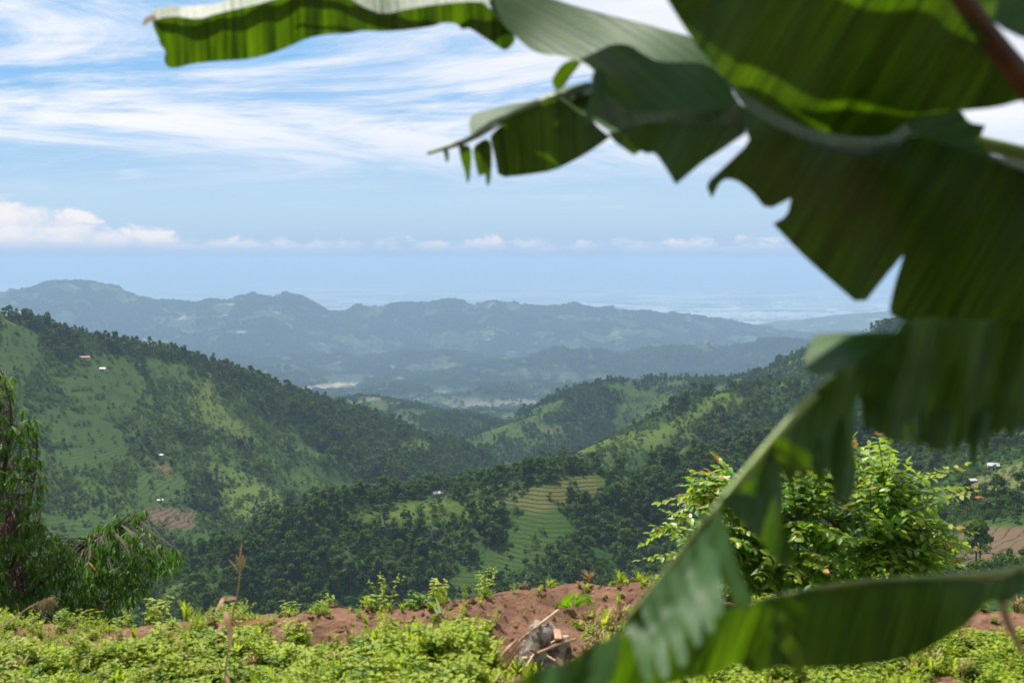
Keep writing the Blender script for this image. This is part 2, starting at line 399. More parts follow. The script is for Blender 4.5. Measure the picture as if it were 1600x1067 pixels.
def mat_far():
    m, t, out = new_mat('far_hill_ground')
    geo = t.add('ShaderNodeNewGeometry'); pos = geo.outputs['Position']
    n = t.noise(pos, .0034, 8, .70); n2 = t.noise(pos, .014, 7, .75); n3 = t.noise(pos, .0009, 3, .5)
    c = t.mixc(t.mrange(n2, .32, .70), (.008, .026, .009, 1), (.060, .105, .030, 1))
    c = t.mixc(t.mrange(n, .52, .68), c, (.11, .16, .045, 1))
    c = t.mixc(t.mrange(t.math('ADD', n, t.math('MULTIPLY', n3, .5)), .86, .95), c, (.24, .22, .13, 1))
    c = t.mixc(attr(t, 'sand'), c, (.30, .26, .19, 1))
    b = principled(t, c, .95, .05)
    bm_ = t.add('ShaderNodeBump'); bm_.inputs['Strength'].default_value = 1.; bm_.inputs['Distance'].default_value = 22
    t.l.new(t.noise(pos, .03, 6, .75), bm_.inputs['Height']); t.l.new(bm_.outputs[0], b.inputs['Normal'])
    t.l.new(b.outputs[0], out.inputs[0]); return m
def mat_plain():
    m, t, out = new_mat('plain_fields')
    geo = t.add('ShaderNodeNewGeometry'); pos = geo.outputs['Position']
    vo = t.add('ShaderNodeTexVoronoi'); vo.inputs['Scale'].default_value = .0010; t.l.new(pos, vo.inputs['Vector'])
    vo2 = t.add('ShaderNodeTexVoronoi'); vo2.inputs['Scale'].default_value = .0003; t.l.new(pos, vo2.inputs['Vector'])
    s = t.add('ShaderNodeSeparateColor'); t.l.new(vo.outputs['Color'], s.inputs[0])
    s2 = t.add('ShaderNodeSeparateColor'); t.l.new(vo2.outputs['Color'], s2.inputs[0])
    n = t.noise(pos, .00025, 6, .65)
    f = t.math('ADD', t.math('MULTIPLY', s.outputs[0], .5), t.math('MULTIPLY', n, .6))
    c = t.ramp(f, [(.2, (.02, .05, .025, 1)), (.45, (.05, .09, .035, 1)), (.6, (.13, .17, .07, 1)), (.72, (.30, .29, .22, 1)), (.85, (.40, .38, .34, 1))])
    # a braided river and sandbanks
    st = t.noise(t.comb(t.math('MULTIPLY', t.add('ShaderNodeSeparateXYZ').outputs[0], 1.), 0., 0.), 1.)
    sp = t.add('ShaderNodeSeparateXYZ'); t.l.new(pos, sp.inputs[0])
    rv = t.math('ABSOLUTE', t.math('SUBTRACT', t.noise(t.comb(sp.outputs[0], t.math('MULTIPLY', sp.outputs[1], .55), 4000.), .00011, 4, .55, .6), .5))
    c = t.mixc(t.mrange(rv, .012, .004), c, (.42, .42, .40, 1))
    c = t.mixc(t.math('MULTIPLY', t.mrange(s2.outputs[1], .80, .86), t.mrange(n, .45, .6)), c, (.50, .48, .44, 1))
    b = principled(t, c, .9, .1); t.l.new(b.outputs[0], out.inputs[0]); return m

def mat_foliage(name, lo, hi, trans=.35, tcol=None, yellow=None, rough=.6, pos_scale=None, spec=.25, pale=None):
    """leaf material: diffuse + light passing through; hue varies from tree to tree and clump to clump"""
    m, t, out = new_mat(name)
    oi = t.add('ShaderNodeObjectInfo'); geo = t.add('ShaderNodeNewGeometry')
    f = t.math('ADD', t.math('MULTIPLY', oi.outputs['Random'], .55), t.math('MULTIPLY', geo.outputs['Random Per Island'], .45))
    if pos_scale:
        f = t.math('ADD', t.math('MULTIPLY', f, .6), t.math('MULTIPLY', t.mrange(t.noise(geo.outputs['Position'], pos_scale, 3), .3, .7), .4))
    c = t.mixc(f, lo + (1,), hi + (1,))
    if yellow: c = t.mixc(t.mrange(geo.outputs['Random Per Island'], yellow[0], yellow[0] + .03), c, yellow[1] + (1,))
    if pale: c = t.mixc(t.mrange(oi.outputs['Random'], .86, .92), c, pale + (1,))
    b = principled(t, c, rough, spec)
    tr = t.add('ShaderNodeBsdfTranslucent')
    t.l.new(t.mixc(1., c, tuple(tcol or (1.6, 1.7, .8)) + (1,), 'MULTIPLY'), tr.inputs[0])
    mx = t.add('ShaderNodeMixShader'); mx.inputs[0].default_value = trans
    t.l.new(b.outputs[0], mx.inputs[1]); t.l.new(tr.outputs[0], mx.inputs[2]); t.l.new(mx.outputs[0], out.inputs[0]); return m
def mat_plain_col(name, lo, hi, scale, rough=.85, spec=.2, bump=.3, dist=.01, det=6):
    m, t, out = new_mat(name)
    tc = t.add('ShaderNodeTexCoord'); n = t.noise(tc.outputs['Object'], scale, det, .65)
    b = principled(t, t.mixc(t.mrange(n, .3, .7), lo + (1,), hi + (1,)), rough, spec)
    bm_ = t.add('ShaderNodeBump'); bm_.inputs['Strength'].default_value = bump; bm_.inputs['Distance'].default_value = dist
    t.l.new(t.noise(tc.outputs['Object'], scale * 3, 5, .7), bm_.inputs['Height']); t.l.new(bm_.outputs[0], b.inputs['Normal'])
    t.l.new(b.outputs[0], out.inputs[0]); return m

M = dict(terrain=mat_terrain(), far=mat_far(), plain=mat_plain())
M['crown'] = mat_foliage('forest_leaves', (.012, .038, .006), (.100, .155, .018), .34, (1.3, 1.5, .7), pos_scale=.02, spec=.08, pale=(.085, .115, .045))
M['trunk'] = mat_plain_col('tree_bark', (.05, .04, .03), (.13, .11, .09), 2.)
#@@SECTION terrain

# ------------------------------------------------------------------ the land
gx = axis([(-1500, -380, 9), (-380, 420, 3.2), (420, 1600, 9)])
gy = axis([(11, 200, 9), (200, 640, 6), (640, 960, 2.0), (960, 1300, 4), (1300, 2300, 6), (2300, 3600, 11)])
GX, GY = np.meshgrid(gx, gy)
GZ = height(GX, GY)
def mid_height(X, Y):
    """bilinear look-up in the mid-distance grid"""
    i = np.clip(np.searchsorted(gx, X) - 1, 0, len(gx) - 2); j = np.clip(np.searchsorted(gy, Y) - 1, 0, len(gy) - 2)
    fx = np.clip((X - gx[i]) / (gx[i + 1] - gx[i]), 0, 1); fy = np.clip((Y - gy[j]) / (gy[j + 1] - gy[j]), 0, 1)
    return (GZ[j, i] * (1 - fx) + GZ[j, i + 1] * fx) * (1 - fy) + (GZ[j + 1, i] * (1 - fx) + GZ[j + 1, i + 1] * fx) * fy
fo, te, ta, br, gr = cover(GX, GY, GZ)
fo, te, ta, br, gr = soften(fo, 2), soften(te, 3), soften(ta, 3), soften(br, 3), soften(gr, 5)
STEP = 1.9
zz = GZ / STEP; fr = zz - np.floor(zz)
ZT = STEP * (np.floor(zz) + sstep(.45, .95, fr))
GZ = GZ + (ZT - GZ) * te * (GY < 1200) * (GY > 380) * .85
V = np.stack([GX, GY, GZ], -1).reshape(-1, 3)
keep = np.abs((GX[:-1, :-1] + GX[1:, 1:]) / 2) < .62 * GY[:-1, :-1] + 60
hills = fast_mesh('hillside_terrain', V, grid_faces(len(gy), len(gx), keep), M['terrain'],
                  dict(forest=fo, terrace=te, tan=ta, brown=br, grass=gr))
tag(hills, 'green terraced valley slopes with forest, falling away below the bank', kind='structure')

fx_ = axis([(-10400, 10400, 38)]); fy_ = axis([(3480, 6000, 22), (6000, 14600, 30), (14600, 23500, 150)])
FX, FY = np.meshgrid(fx_, fy_); FZ = height(FX, FY)
FZ = np.where(FY < 3620, FZ - 6, FZ)
ppx, ppy, pf = project(FX, FY, FZ)
sj = (fbm(FX / 60, FY / 60, 71, 3) - .5) * 14
sand = in_poly(ppx + sj, ppy + sj * .5, [(462, 606), (500, 601), (560, 597), (566, 601), (520, 607), (466, 611)]).astype(float)
sand = np.maximum(sand, .55 * in_poly(ppx + sj * 2, ppy + sj, [(690, 628), (760, 622), (860, 626), (850, 634), (770, 640), (700, 634)]))
sand = np.maximum(sand, .35 * in_poly(ppx + sj * 2, ppy + sj, [(560, 620), (700, 612), (700, 618), (590, 628)]))
keep = np.abs((FX[:-1, :-1] + FX[1:, 1:]) / 2) < .62 * FY[:-1, :-1] + 200
farh = fast_mesh('far_hills', np.stack([FX, FY, FZ], -1).reshape(-1, 3), grid_faces(len(fy_), len(fx_), keep), M['far'], dict(sand=sand))
tag(farh, 'rumpled forested hill range in blue haze beyond the valley', kind='structure')
plain = mesh_obj('plain', [(-90000, 3000, PLAIN_Z), (90000, 3000, PLAIN_Z), (90000, 170000, PLAIN_Z), (-90000, 170000, PLAIN_Z)], [(0, 1, 2, 3)], M['plain'])
tag(plain, 'flat hazy plain of fields stretching to the horizon', kind='structure')
hz = MB(); hz.box((-92000, -400, PLAIN_Z - 20), (92000, 172000, 70))
m, t, out = new_mat('air')
vol = t.add('ShaderNodeVolumePrincipled'); vol.inputs['Color'].default_value = (.37, .53, .75, 1)
vol.inputs['Density'].default_value = 6.3e-5; vol.inputs['Anisotropy'].default_value = .0
t.l.new(vol.outputs[0], out.inputs['Volume'])
hzo = hz.obj('haze', m); tag(hzo, 'thin blue haze filling the air over the valley', 'haze', kind='stuff')

# ------------------------------------------------------------------ forest
def raycast(px, py, y0=300., y1=3500.):
    d = ray(px, py); Y = np.linspace(y0, y1, 6000); X = d[0] / d[1] * Y; Z = d[2] / d[1] * Y
    hit = np.nonzero(mid_height(X, Y) > Z)[0]
    k = hit[0] if len(hit) else len(Y) - 1
    return np.array([X[k], Y[k], mid_height(X[k:k + 1], Y[k:k + 1])[0]])
def visible(X, Y, Z, hfun, lift, n=70):
    ok = np.ones(X.shape, bool)
    for f in np.linspace(.12, .985, n):
        x, y = X * f, Y * f; z = (Z + lift) * f
        ok &= ~((y > 60) & (hfun(x, y) > z + 1.5))
    return ok
def clump_crown(seed, h, r, lumps, faces, size, base=.35, flat=.75):
    """crown of many small leaf-clump faces spread over overlapping lobes; trunk top at base*h"""
    g = np.random.default_rng(seed); V = []; F = []
    C = []
    for k in range(lumps):
        a = g.uniform(0, 2 * math.pi); q = math.sqrt(g.uniform(0, 1)) * r * .72; zz = g.uniform(base + .08, .88)
        shrink = 1 - .55 * max(0, (zz - .55) / .45)
        C.append((math.cos(a) * q * shrink, math.sin(a) * q * shrink, zz * h, r * g.uniform(.30, .52)))
    per = faces // lumps
    for cx, cy_, cz, cr in C:
        for k in range(per):
            d = g.normal(size=3); d /= np.linalg.norm(d)
            if d[2] < -.35: d[2] *= -.6
            p = np.array([cx, cy_, cz]) + d * cr * np.array([1, 1, flat]) * g.uniform(.72, 1.08)
            nrm = d + g.normal(size=3) * .55; nrm /= np.linalg.norm(nrm)
            s_ = np.cross(nrm, g.normal(size=3)); s_ /= np.linalg.norm(s_); w = np.cross(nrm, s_)
            q = size * g.uniform(.6, 1.35); b = len(V)
            V += [p - s_ * q, p + w * q * g.uniform(.4, .8), p + s_ * q * g.uniform(.7, 1.1), p - w * q * g.uniform(.4, .8)]
            F.append((b, b + 1, b + 2, b + 3))
    return V, F
def trunk_part(seed, h, base, rad):
    g = np.random.default_rng(seed); mb = MB()
    top = np.array([g.uniform(-.3, .3), g.uniform(-.3, .3), h * (base + .3)])
    mb.tube([(0, 0, -1.2), (.05, 0, h * .15), top * [.5, .5, .6], top], [rad * 1.3, rad, rad * .8, rad * .4], 5)
    for k in range(3):
        a = g.uniform(0, 6.28); s0 = top * g.uniform(.55, .9)
        e = s0 + np.array([math.cos(a) * h * .2, math.sin(a) * h * .2, h * .22])
        mb.tube([s0, (s0 + e) / 2 + [0, 0, -.1], e], [rad * .5, rad * .35, rad * .15], 4)
    return mb
PROTO = []          # (crown mesh, trunk mesh, height)
for k, (h, r, lm, fc, sz, base, fl) in enumerate([(9, 3.4, 9, 330, .62, .28, .8), (10.5, 3.2, 8, 330, .60, .34, .9), (8, 3.9, 9, 320, .62, .22, .7),
                                             (11, 2.7, 8, 310, .58, .28, 1.0), (7, 2.8, 7, 280, .52, .18, .85), (12.5, 3.0, 7, 300, .6, .45, .8)]):
    cm = MB(); cm.add(*clump_crown(100 + k, h, r, lm, fc, sz, base, fl))
    PROTO.append((cm.mesh('crown', M['crown']), trunk_part(200 + k, h, base, .2).mesh('trunk', M['trunk']), h))
protos = bpy.data.collections.new('wood_prototypes')
for k, (c, tr, h) in enumerate(PROTO):
    mb = MB(); mb.add([v.co for v in c.vertices], [tuple(p.vertices) for p in c.polygons])
    nf = len(mb.f); mb.add([v.co for v in tr.vertices], [tuple(p.vertices) for p in tr.polygons])
    me = mb.mesh('wood_tree', M['crown']); me.materials.append(M['trunk'])
    for i in range(nf, len(me.polygons)): me.polygons[i].material_index = 1
    protos.objects.link(bpy.data.objects.new('p%d' % k, me))
for k in range(4):
    mb = MB(); mb.add(*clump_crown(400 + k, 2.6 + .5 * k, 2.0 + .3 * k, 6, 120, .42, .0, .8))
    protos.objects.link(bpy.data.objects.new('s%d' % k, mb.mesh('wood_shrub', M['crown'])))
far_protos = bpy.data.collections.new('far_prototypes')
M['farcrown'] = mat_foliage('far_forest_leaves', (.014, .036, .012), (.060, .105, .028), .25, (1.3, 1.5, .7), pos_scale=.003, spec=.05)
for k in range(4):
    mb = MB(); mb.add(*clump_crown(300 + k, 11, 9 + 2 * k, 7, 60, 2.6, .1, .6))
    far_protos.objects.link(bpy.data.objects.new('f%d' % k, mb.mesh('far_clump', M['farcrown'])))

def instancer(name, pts, scl, rot, idx, coll, tilt=None):
    me = bpy.data.meshes.new(name); n = len(pts); me.vertices.add(n); me.vertices.foreach_set('co', np.asarray(pts, np.float32).ravel())
    for k, a, ty in (('scl', scl, 'FLOAT'), ('rz', rot, 'FLOAT'), ('pick', idx, 'INT')):
        at = me.attributes.new(k, ty, 'POINT'); at.data.foreach_set('value', np.asarray(a, np.int32 if ty == 'INT' else np.float32))
    o = bpy.data.objects.new(name, me); COL.objects.link(o)
    ng = bpy.data.node_groups.new(name + '_scatter', 'GeometryNodeTree')
    ng.interface.new_socket('Geometry', in_out='INPUT', socket_type='NodeSocketGeometry')
    ng.interface.new_socket('Geometry', in_out='OUTPUT', socket_type='NodeSocketGeometry')
    N = ng.nodes; L = ng.links
    gi = N.new('NodeGroupInput'); go = N.new('NodeGroupOutput'); ci = N.new('GeometryNodeCollectionInfo')
    ci.inputs['Collection'].default_value = coll; ci.inputs['Separate Children'].default_value = True; ci.inputs['Reset Children'].default_value = True
    ip = N.new('GeometryNodeInstanceOnPoints'); ip.inputs['Pick Instance'].default_value = True
    def na(nm, ty):
        q = N.new('GeometryNodeInputNamedAttribute'); q.data_type = ty; q.inputs['Name'].default_value = nm; return q.outputs['Attribute']
    cx = N.new('ShaderNodeCombineXYZ'); L.new(na('rz', 'FLOAT'), cx.inputs[2])
    L.new(gi.outputs[0], ip.inputs['Points']); L.new(ci.outputs[0], ip.inputs['Instance']); L.new(na('pick', 'INT'), ip.inputs['Instance Index'])
    L.new(cx.outputs[0], ip.inputs['Rotation']); L.new(na('scl', 'FLOAT'), ip.inputs['Scale']); L.new(ip.outputs[0], go.inputs[0])
    md = o.modifiers.new('scatter', 'NODES'); md.node_group = ng
    return o

# candidate trees over the near and middle slopes
def candidates(n, y0, y1, g, wide=.42):
    Y = np.sqrt(g.uniform(y0 * y0, y1 * y1, n)); X = g.uniform(-wide, wide, n) * Y
    return X, Y
g = np.random.default_rng(3)
area = .42 * (3550. ** 2 - 330. ** 2)
X, Y = candidates(int(area / 20), 330, 3550, g)
Z = mid_height(X, Y)
cf, ct, cta, cbr, cgr = cover(X, Y, Z)
dens = cf * .95 + (1 - cf) * .30 * (1 - np.clip(ct + cgr, 0, 1)) + np.clip(ct + cgr, 0, 1) * (.006 + .05 * cgr)
dens = dens * (.45 + .8 * sstep(.35, .6, fbm(X / 40, Y / 40, 77, 3)))
keepm = g.uniform(0, 1, len(X)) < dens
X, Y, Z, cf = X[keepm], Y[keepm], Z[keepm], cf[keepm]
S = np.clip(np.exp(g.normal(-.22, .34, len(X))), .35, 1.7) * np.where(cf > .5, 1., .55)
hx, hy, _ = project(X, Y, Z); thin_ = (hx > 1460) & (hy > 700) & (g.uniform(0, 1, len(X)) < .85); X, Y, Z, S = X[~thin_], Y[~thin_], Z[~thin_], S[~thin_]
ok = visible(X, Y, Z, mid_height, 9 * S); X, Y, Z, S = X[ok], Y[ok], Z[ok], S[ok]
IDX = g.integers(0, len(PROTO), len(X)); ROT = g.uniform(0, 6.28, len(X))
HT = np.array([p[2] for p in PROTO])[IDX] * S
px, py, f = project(X, Y, Z + HT * .6)
# what the banana plant, the bush and the bank hide in the photograph
HIDDEN = [[(1000, 1000), (1120, 780), (1210, 690), (1290, 580), (1400, 500), (1700, 480), (1700, 665), (1500, 690), (1340, 650), (1340, 720), (1500, 760), (1510, 1100), (980, 1100)],
          [(-50, 960), (700, 950), (1000, 935), (1700, 935), (1700, 1200), (-50, 1200)], [(-100, 570), (30, 590), (75, 700), (80, 800), (230, 790), (285, 880), (210, 1000), (-100, 1000)]]
shown = (px > 5) & (px < 1595) & (py < 945)
for poly in HIDDEN: shown &= ~in_poly(px, py, poly)
score = np.where(shown, HT / f, 0)
order = np.argsort(-score)
right_edge = px[order] > 1380; pick = order[(~right_edge | (np.cumsum(right_edge) <= 70)) & (score[order] > 0)][:270]
rest = np.ones(len(X), bool); rest[pick] = False
print('wood trees', len(X))
# low scrub between the trees
gs = np.random.default_rng(29)
XS, YS = candidates(150000, 420, 2100, gs, .41); ZS = mid_height(XS, YS); sf, st_, sta, sbr, sgr = cover(XS, YS, ZS)
op = np.clip(st_ + sgr, 0, 1)
ks = gs.uniform(0, 1, len(XS)) < np.where(op > .5, .05 + .3 * sgr + .75 * (np.mod(ZS / 9.5 + 2.2 * fbm(XS / 70, YS / 70, 95, 3), 1.) < .13) * (YS > 1050), .8) * (.3 + .9 * sstep(.4, .6, fbm(XS / 25, YS / 25, 91, 3))); XS, YS, ZS = XS[ks], YS[ks], ZS[ks]
vs = visible(XS, YS, ZS, mid_height, 2.5); XS, YS, ZS = XS[vs], YS[vs], ZS[vs]; print('scrub', len(XS))
PT = np.vstack([np.stack([X, Y, Z], -1)[rest], np.stack([XS, YS, ZS], -1)])
wood = instancer('woodland', PT, np.r_[S[rest], gs.uniform(.5, 1.2, len(XS))], np.r_[ROT[rest], gs.uniform(0, 6.28, len(XS))],
                 np.r_[IDX[rest], len(PROTO) + gs.integers(0, 4, len(XS))], protos)
tag(wood, 'dark green forest cloaking the valley slopes', 'woodland', kind='stuff')

def place_tree(name, pos, k, sc, rot, label, group=None, cat='tree', tall=1.):
    r = empty(name, (pos[0], pos[1], pos[2] - .1), rot); r.scale = (sc, sc, sc * tall)
    obj_of('crown', PROTO[k][0], r); obj_of('trunk', PROTO[k][1], r)
    tag(r, label, cat, group); return r
BINS = [  # (pixel range, distance range, label, group)
    (1380, 1600, 640, 775, 'forest tree in the band above the terraces at the right edge', 'forest trees above the right terraces'),
    (1380, 1600, 775, 1000, 'dark tree beside the brown terraces at the right edge', 'trees beside the brown terraces'),
    (0, 470, 0, 905, 'dark tree on the low left shoulder of the central hill', 'trees on the left shoulder of the central hill'),
    (0, 470, 905, 1000, 'dark tree at the left foot of the central hill just above the weeds', 'trees at the left foot of the central hill'),
    (470, 640, 0, 860, 'dark tree on the upper central hill, left of the white hut', 'trees on the upper central hill left of the hut'),
    (470, 640, 860, 1000, 'dark tree low on the central hill above the dry stalk weeds', 'trees low on the left half of the central hill'),
    (640, 790, 0, 865, 'dark tree on the central hill below the white hut', 'trees below the white hut'),
    (640, 790, 865, 1000, 'dark tree around the lowest green terraces of the central hill', 'trees around the lowest terraces'),
    (790, 920, 0, 865, 'dark tree beside the green terraces below the tan field', 'trees beside the middle terraces'),
    (790, 920, 865, 1000, 'dark tree low on the central hill above the stump', 'trees on the central hill above the stump'),
    (920, 1380, 0, 790, 'dark tree on the wooded crest right of the tan terraced field', 'trees on the crest right of the tan field'),
    (920, 1380, 790, 1000, 'dark tree on the wooded slope left of the leafy bush', 'trees on the slope left of the bush')]
for i in pick:
    lab, grp = 'hazy dark green tree on the slopes beyond the central hill', 'forest trees beyond the central hill'
    for a, b, c, d, l_, g_ in BINS:
        if a <= px[i] < b and c <= py[i] < d and Y[i] < 1050: lab, grp = l_, g_; break
    place_tree('forest_tree', (X[i], Y[i], Z[i]), int(IDX[i]), float(S[i]), float(ROT[i]), lab, grp)

def crest_at(ridge, px_):
    q = RIDGES[ridge]['p']; pxs = [a[0] for a in q]; j = max(0, min(len(q) - 2, int(np.searchsorted(pxs, px_)) - 1))
    f_ = (px_ - pxs[j]) / (pxs[j + 1] - pxs[j]); Yc = q[j][2] + f_ * (q[j + 1][2] - q[j][2])
    Xc = (px_ - 800) / FP * Yc * 1.0
    return np.array([Xc, Yc, mid_height(np.array([Xc]), np.array([Yc]))[0]])
place_tree('ridge_tree', crest_at(0, 249), 5, 1.15, .4, 'tallest lone tree standing on the left ridge skyline', tall=1.05)
for q, (a, k, sc) in enumerate([(14, 3, .7), (40, 4, .8), (46, 3, .9), (60, 3, .85), (64, 5, .7), (85, 4, .6), (118, 3, .75), (123, 5, .7), (130, 3, .7), (151, 3, .95), (160, 4, .7), (176, 4, .6),
                                (222, 4, .6), (268, 0, .85), (286, 4, .8), (300, 3, .75), (306, 4, .9), (322, 2, .6), (206, 2, .6), (232, 4, .5)]):
    place_tree('ridge_tree', crest_at(0, a), k, sc, a * 1.3, 'small dark tree in the row along the left ridge skyline', 'trees along the left ridge skyline')
for a, b, k, sc, lab in [(951, 764, 0, .95, 'dark round tree at the right end of the tan terraced field'), (898, 762, 2, .55, 'small bush high in the middle of the tan terraced field'),
                         (858, 780, 4, .72, 'lone small tree in the lower tan terraced field'), (808, 770, 3, .65, 'slim dark tree at the left end of the tan terraced field'),
                         (652, 778, 1, .62, 'dark round tree left of the white hut on the crest'), (704, 777, 1, .66, 'dark round tree right of the white hut on the crest'),
                         (756, 776, 2, .68, 'wide dark tree on the crest midway between hut and tan field'), (772, 775, 0, .7, 'tallest tree of the clump right of the white hut')]:
    place_tree('field_tree', raycast(a, b), k, sc, a * .7, lab)

# far forest
gf = np.random.default_rng(8)
Xf, Yf = candidates(330000, 3400, 14300, gf, .40)
def far_h(X, Y):
    i = np.clip(np.searchsorted(fx_, X) - 1, 0, len(fx_) - 2); j = np.clip(np.searchsorted(fy_, Y) - 1, 0, len(fy_) - 2)
    a = np.clip((X - fx_[i]) / (fx_[i + 1] - fx_[i]), 0, 1); b = np.clip((Y - fy_[j]) / (fy_[j + 1] - fy_[j]), 0, 1)
    z = (FZ[j, i] * (1 - a) + FZ[j, i + 1] * a) * (1 - b) + (FZ[j + 1, i] * (1 - a) + FZ[j + 1, i + 1] * a) * b
    return np.where(Y < 3480, mid_height(X, Y), z)
Zf = far_h(Xf, Yf)
kf = (fbm(Xf / 260, Yf / 260, 81, 4) + .3 * (fbm(Xf / 40, Yf / 40, 83, 2) - .5)) > .44
qx, qy, _ = project(Xf, Yf, Zf)
kf &= ~in_poly(qx, qy, [(455, 612), (500, 599), (570, 594), (570, 603), (520, 610)]) & ~(in_poly(qx, qy, [(560, 618), (700, 612), (860, 624), (850, 636), (700, 636)]) & (gf.uniform(0, 1, len(Xf)) < .8))
Xf, Yf, Zf = Xf[kf], Yf[kf], Zf[kf]
vf = visible(Xf, Yf, Zf, far_h, 14, 60); Xf, Yf, Zf = Xf[vf], Yf[vf], Zf[vf]
print('far clumps', len(Xf))
fw = instancer('far_woodland', np.stack([Xf, Yf, Zf], -1), gf.uniform(.6, 1.3, len(Xf)) * np.interp(Yf, [3400, 9000], [.75, 1.5]), gf.uniform(0, 6.28, len(Xf)), gf.integers(0, 4, len(Xf)), far_protos)
tag(fw, 'distant forest over the blue hill range', 'woodland', kind='stuff')

# ------------------------------------------------------------------ houses and far buildings
M['wallw'] = mat_plain_col('house_wall', (.30, .26, .22), (.42, .38, .33), 1.5)
M['tin'] = mat_plain_col('tin_roof', (.30, .31, .32), (.44, .45, .46), .8, .45, .5)
M['rust'] = mat_plain_col('rust_roof', (.26, .10, .08), (.36, .16, .12), .8, .6)
M['dark'] = mat_plain_col('dark_opening', (.02, .02, .02), (.04, .035, .03), 2.)
M['white'] = mat_plain_col('whitewash', (.74, .74, .72), (.82, .82, .80), .05)
def house(pos, w, d, h, rz, roof, label, group=None):
    r = empty('house', pos, rz); mb = MB(); mb.box((-w / 2, -d / 2, -1.5), (w / 2, d / 2, h)); mb.obj('wall', M['wallw'], r)
    o = .45; rh = d * .28; th = .12
    mb = MB(); mb.add([(-w / 2 - o, -d / 2 - o, h - .05), (w / 2 + o, -d / 2 - o, h - .05), (w / 2 + o, 0, h + rh), (-w / 2 - o, 0, h + rh), (-w / 2 - o, d / 2 + o, h - .05), (w / 2 + o, d / 2 + o, h - .05),
                       (-w / 2 - o, -d / 2 - o, h + th), (w / 2 + o, -d / 2 - o, h + th), (w / 2 + o, 0, h + rh + th), (-w / 2 - o, 0, h + rh + th), (-w / 2 - o, d / 2 + o, h + th), (w / 2 + o, d / 2 + o, h + th)],
                      [(0, 1, 2, 3), (3, 2, 5, 4), (6, 9, 8, 7), (9, 10, 11, 8), (0, 6, 7, 1), (4, 5, 11, 10), (0, 3, 9, 6), (3, 4, 10, 9), (1, 7, 8, 2), (2, 8, 11, 5)]); mb.obj('roof', roof, r)
    mb = MB(); mb.box((-.5, -d / 2 - .06, 0), (.5, -d / 2 - .003, 1.9)); mb.obj('door', M['dark'], r)
    for sx in (-1, 1):
        mb = MB(); mb.box((sx * w * .3 - .4, -d / 2 - .06, 1.0), (sx * w * .3 + .4, -d / 2 - .003, 1.8)); mb.obj('window', M['dark'], r)
    tag(r, label, 'house', group); return r
for a, b, w, d, h, rz, rf, lab in [(683, 776, 5.2, 4.2, 2.2, .5, 'tin', 'small white roofed hut alone on the crest of the central hill'),
        (132, 562, 11, 5, 2.6, .3, 'rust', 'long red roofed farmhouse high on the left ridge'), (161, 579, 6, 4, 2.2, -.2, 'tin', 'white roofed hut just below the red roofed farmhouse'),
        (251, 714, 4.5, 3.4, 2., .2, 'tin', 'tiny hut above the small brown terraces on the left slope'), (250, 785, 4.8, 3.6, 2., .4, 'tin', 'tiny hut above the wide brown terraces on the left slope'),
        (1552, 734, 6.2, 5, 2.6, -.3, 'tin', 'house with white tin roof above the terraces at the right edge'), (1517, 756, 5, 3.4, 2., .2, 'tin', 'low white roofed shed below the house at the right edge'),
        (1179, 710, 4, 3.4, 2.2, .1, 'tin', 'white roofed hut in the forest left of the banana leaf')]:
    house(raycast(a, b), w, d, h, rz, M[rf], lab)
tp = P(1168, 489, 27500); tp[2] = PLAIN_Z
tw = empty('tower', tp); mb = MB(); mb.tube([(0, 0, -2), (0, 0, 62), (0, 0, 84)], [15, 13, 12], 8); mb.obj('shaft', M['white'], tw)
mb = MB(); mb.tube([(0, 0, 82), (0, 0, 92)], [16, 16], 8); mb.obj('cap', M['white'], tw)
tag(tw, 'pale tower rising from the hazy town on the plain', 'tower')
gt = np.random.default_rng(14); mb = MB()
for k in range(2600):
    cxp, cyp = (gt.normal(1150, 130), 489 + abs(gt.normal(0, 5))) if k < 1500 else (gt.uniform(0, 1500), gt.uniform(440, 488))
    if cyp < 436: continue
    yy = -PLAIN_Z / ((cyp - 405) / FP); xx = (cxp - 800) / FP * yy
    s_ = gt.uniform(20, 60); mb.box((xx, yy, PLAIN_Z - 1), (xx + s_ * gt.uniform(1, 2.5), yy + s_, PLAIN_Z + gt.uniform(8, 26)))
tn = mb.obj('far_town', M['white']); tag(tn, 'pale specks of a distant town scattered over the plain', 'town', kind='stuff')

# ------------------------------------------------------------------ the near bank
def crest_y(X): return 8.05 + .25 * np.sin(X * 1.3 + .6) + .12 * np.sin(X * 3.1)
CR = np.array([(-5.0, -2.22), (-3.0, -2.17), (-2.5, -2.13), (-1.9, -2.06), (-1.4, -2.02), (-.4, -1.99), (.1, -1.97), (.5, -1.96), (.8, -1.96), (1.5, -2.0), (2.4, -2.02), (5, -2.05)])
def bank_z(X, Y):
    cz = np.interp(X, CR[:, 0], CR[:, 1]); cyy = crest_y(X)
    flat = np.interp(X, [-5, -1, 0, 1, 5], [-2.20, -2.10, -2.07, -2.10, -2.12])
    z = flat + (Y < 6) * 0 + np.clip((6.2 - Y) / 6.2, 0, 3) * .42
    bund = np.exp(-((Y - cyy) / .34) ** 2) * (cz - flat)
    z = z + bund
    z = z - np.clip(Y - cyy - .25, 0, None) ** 1.25 * .95
    hollow = np.exp(-((X - .02) / .17) ** 2 - ((Y - 7.35) / .45) ** 2) * .10
    return z - hollow + (fbm(X * 2.2, Y * 2.2, 121, 4) - .5) * .10 + (ridged(X * 9, Y * 9, 131, 4) - .5) * .055
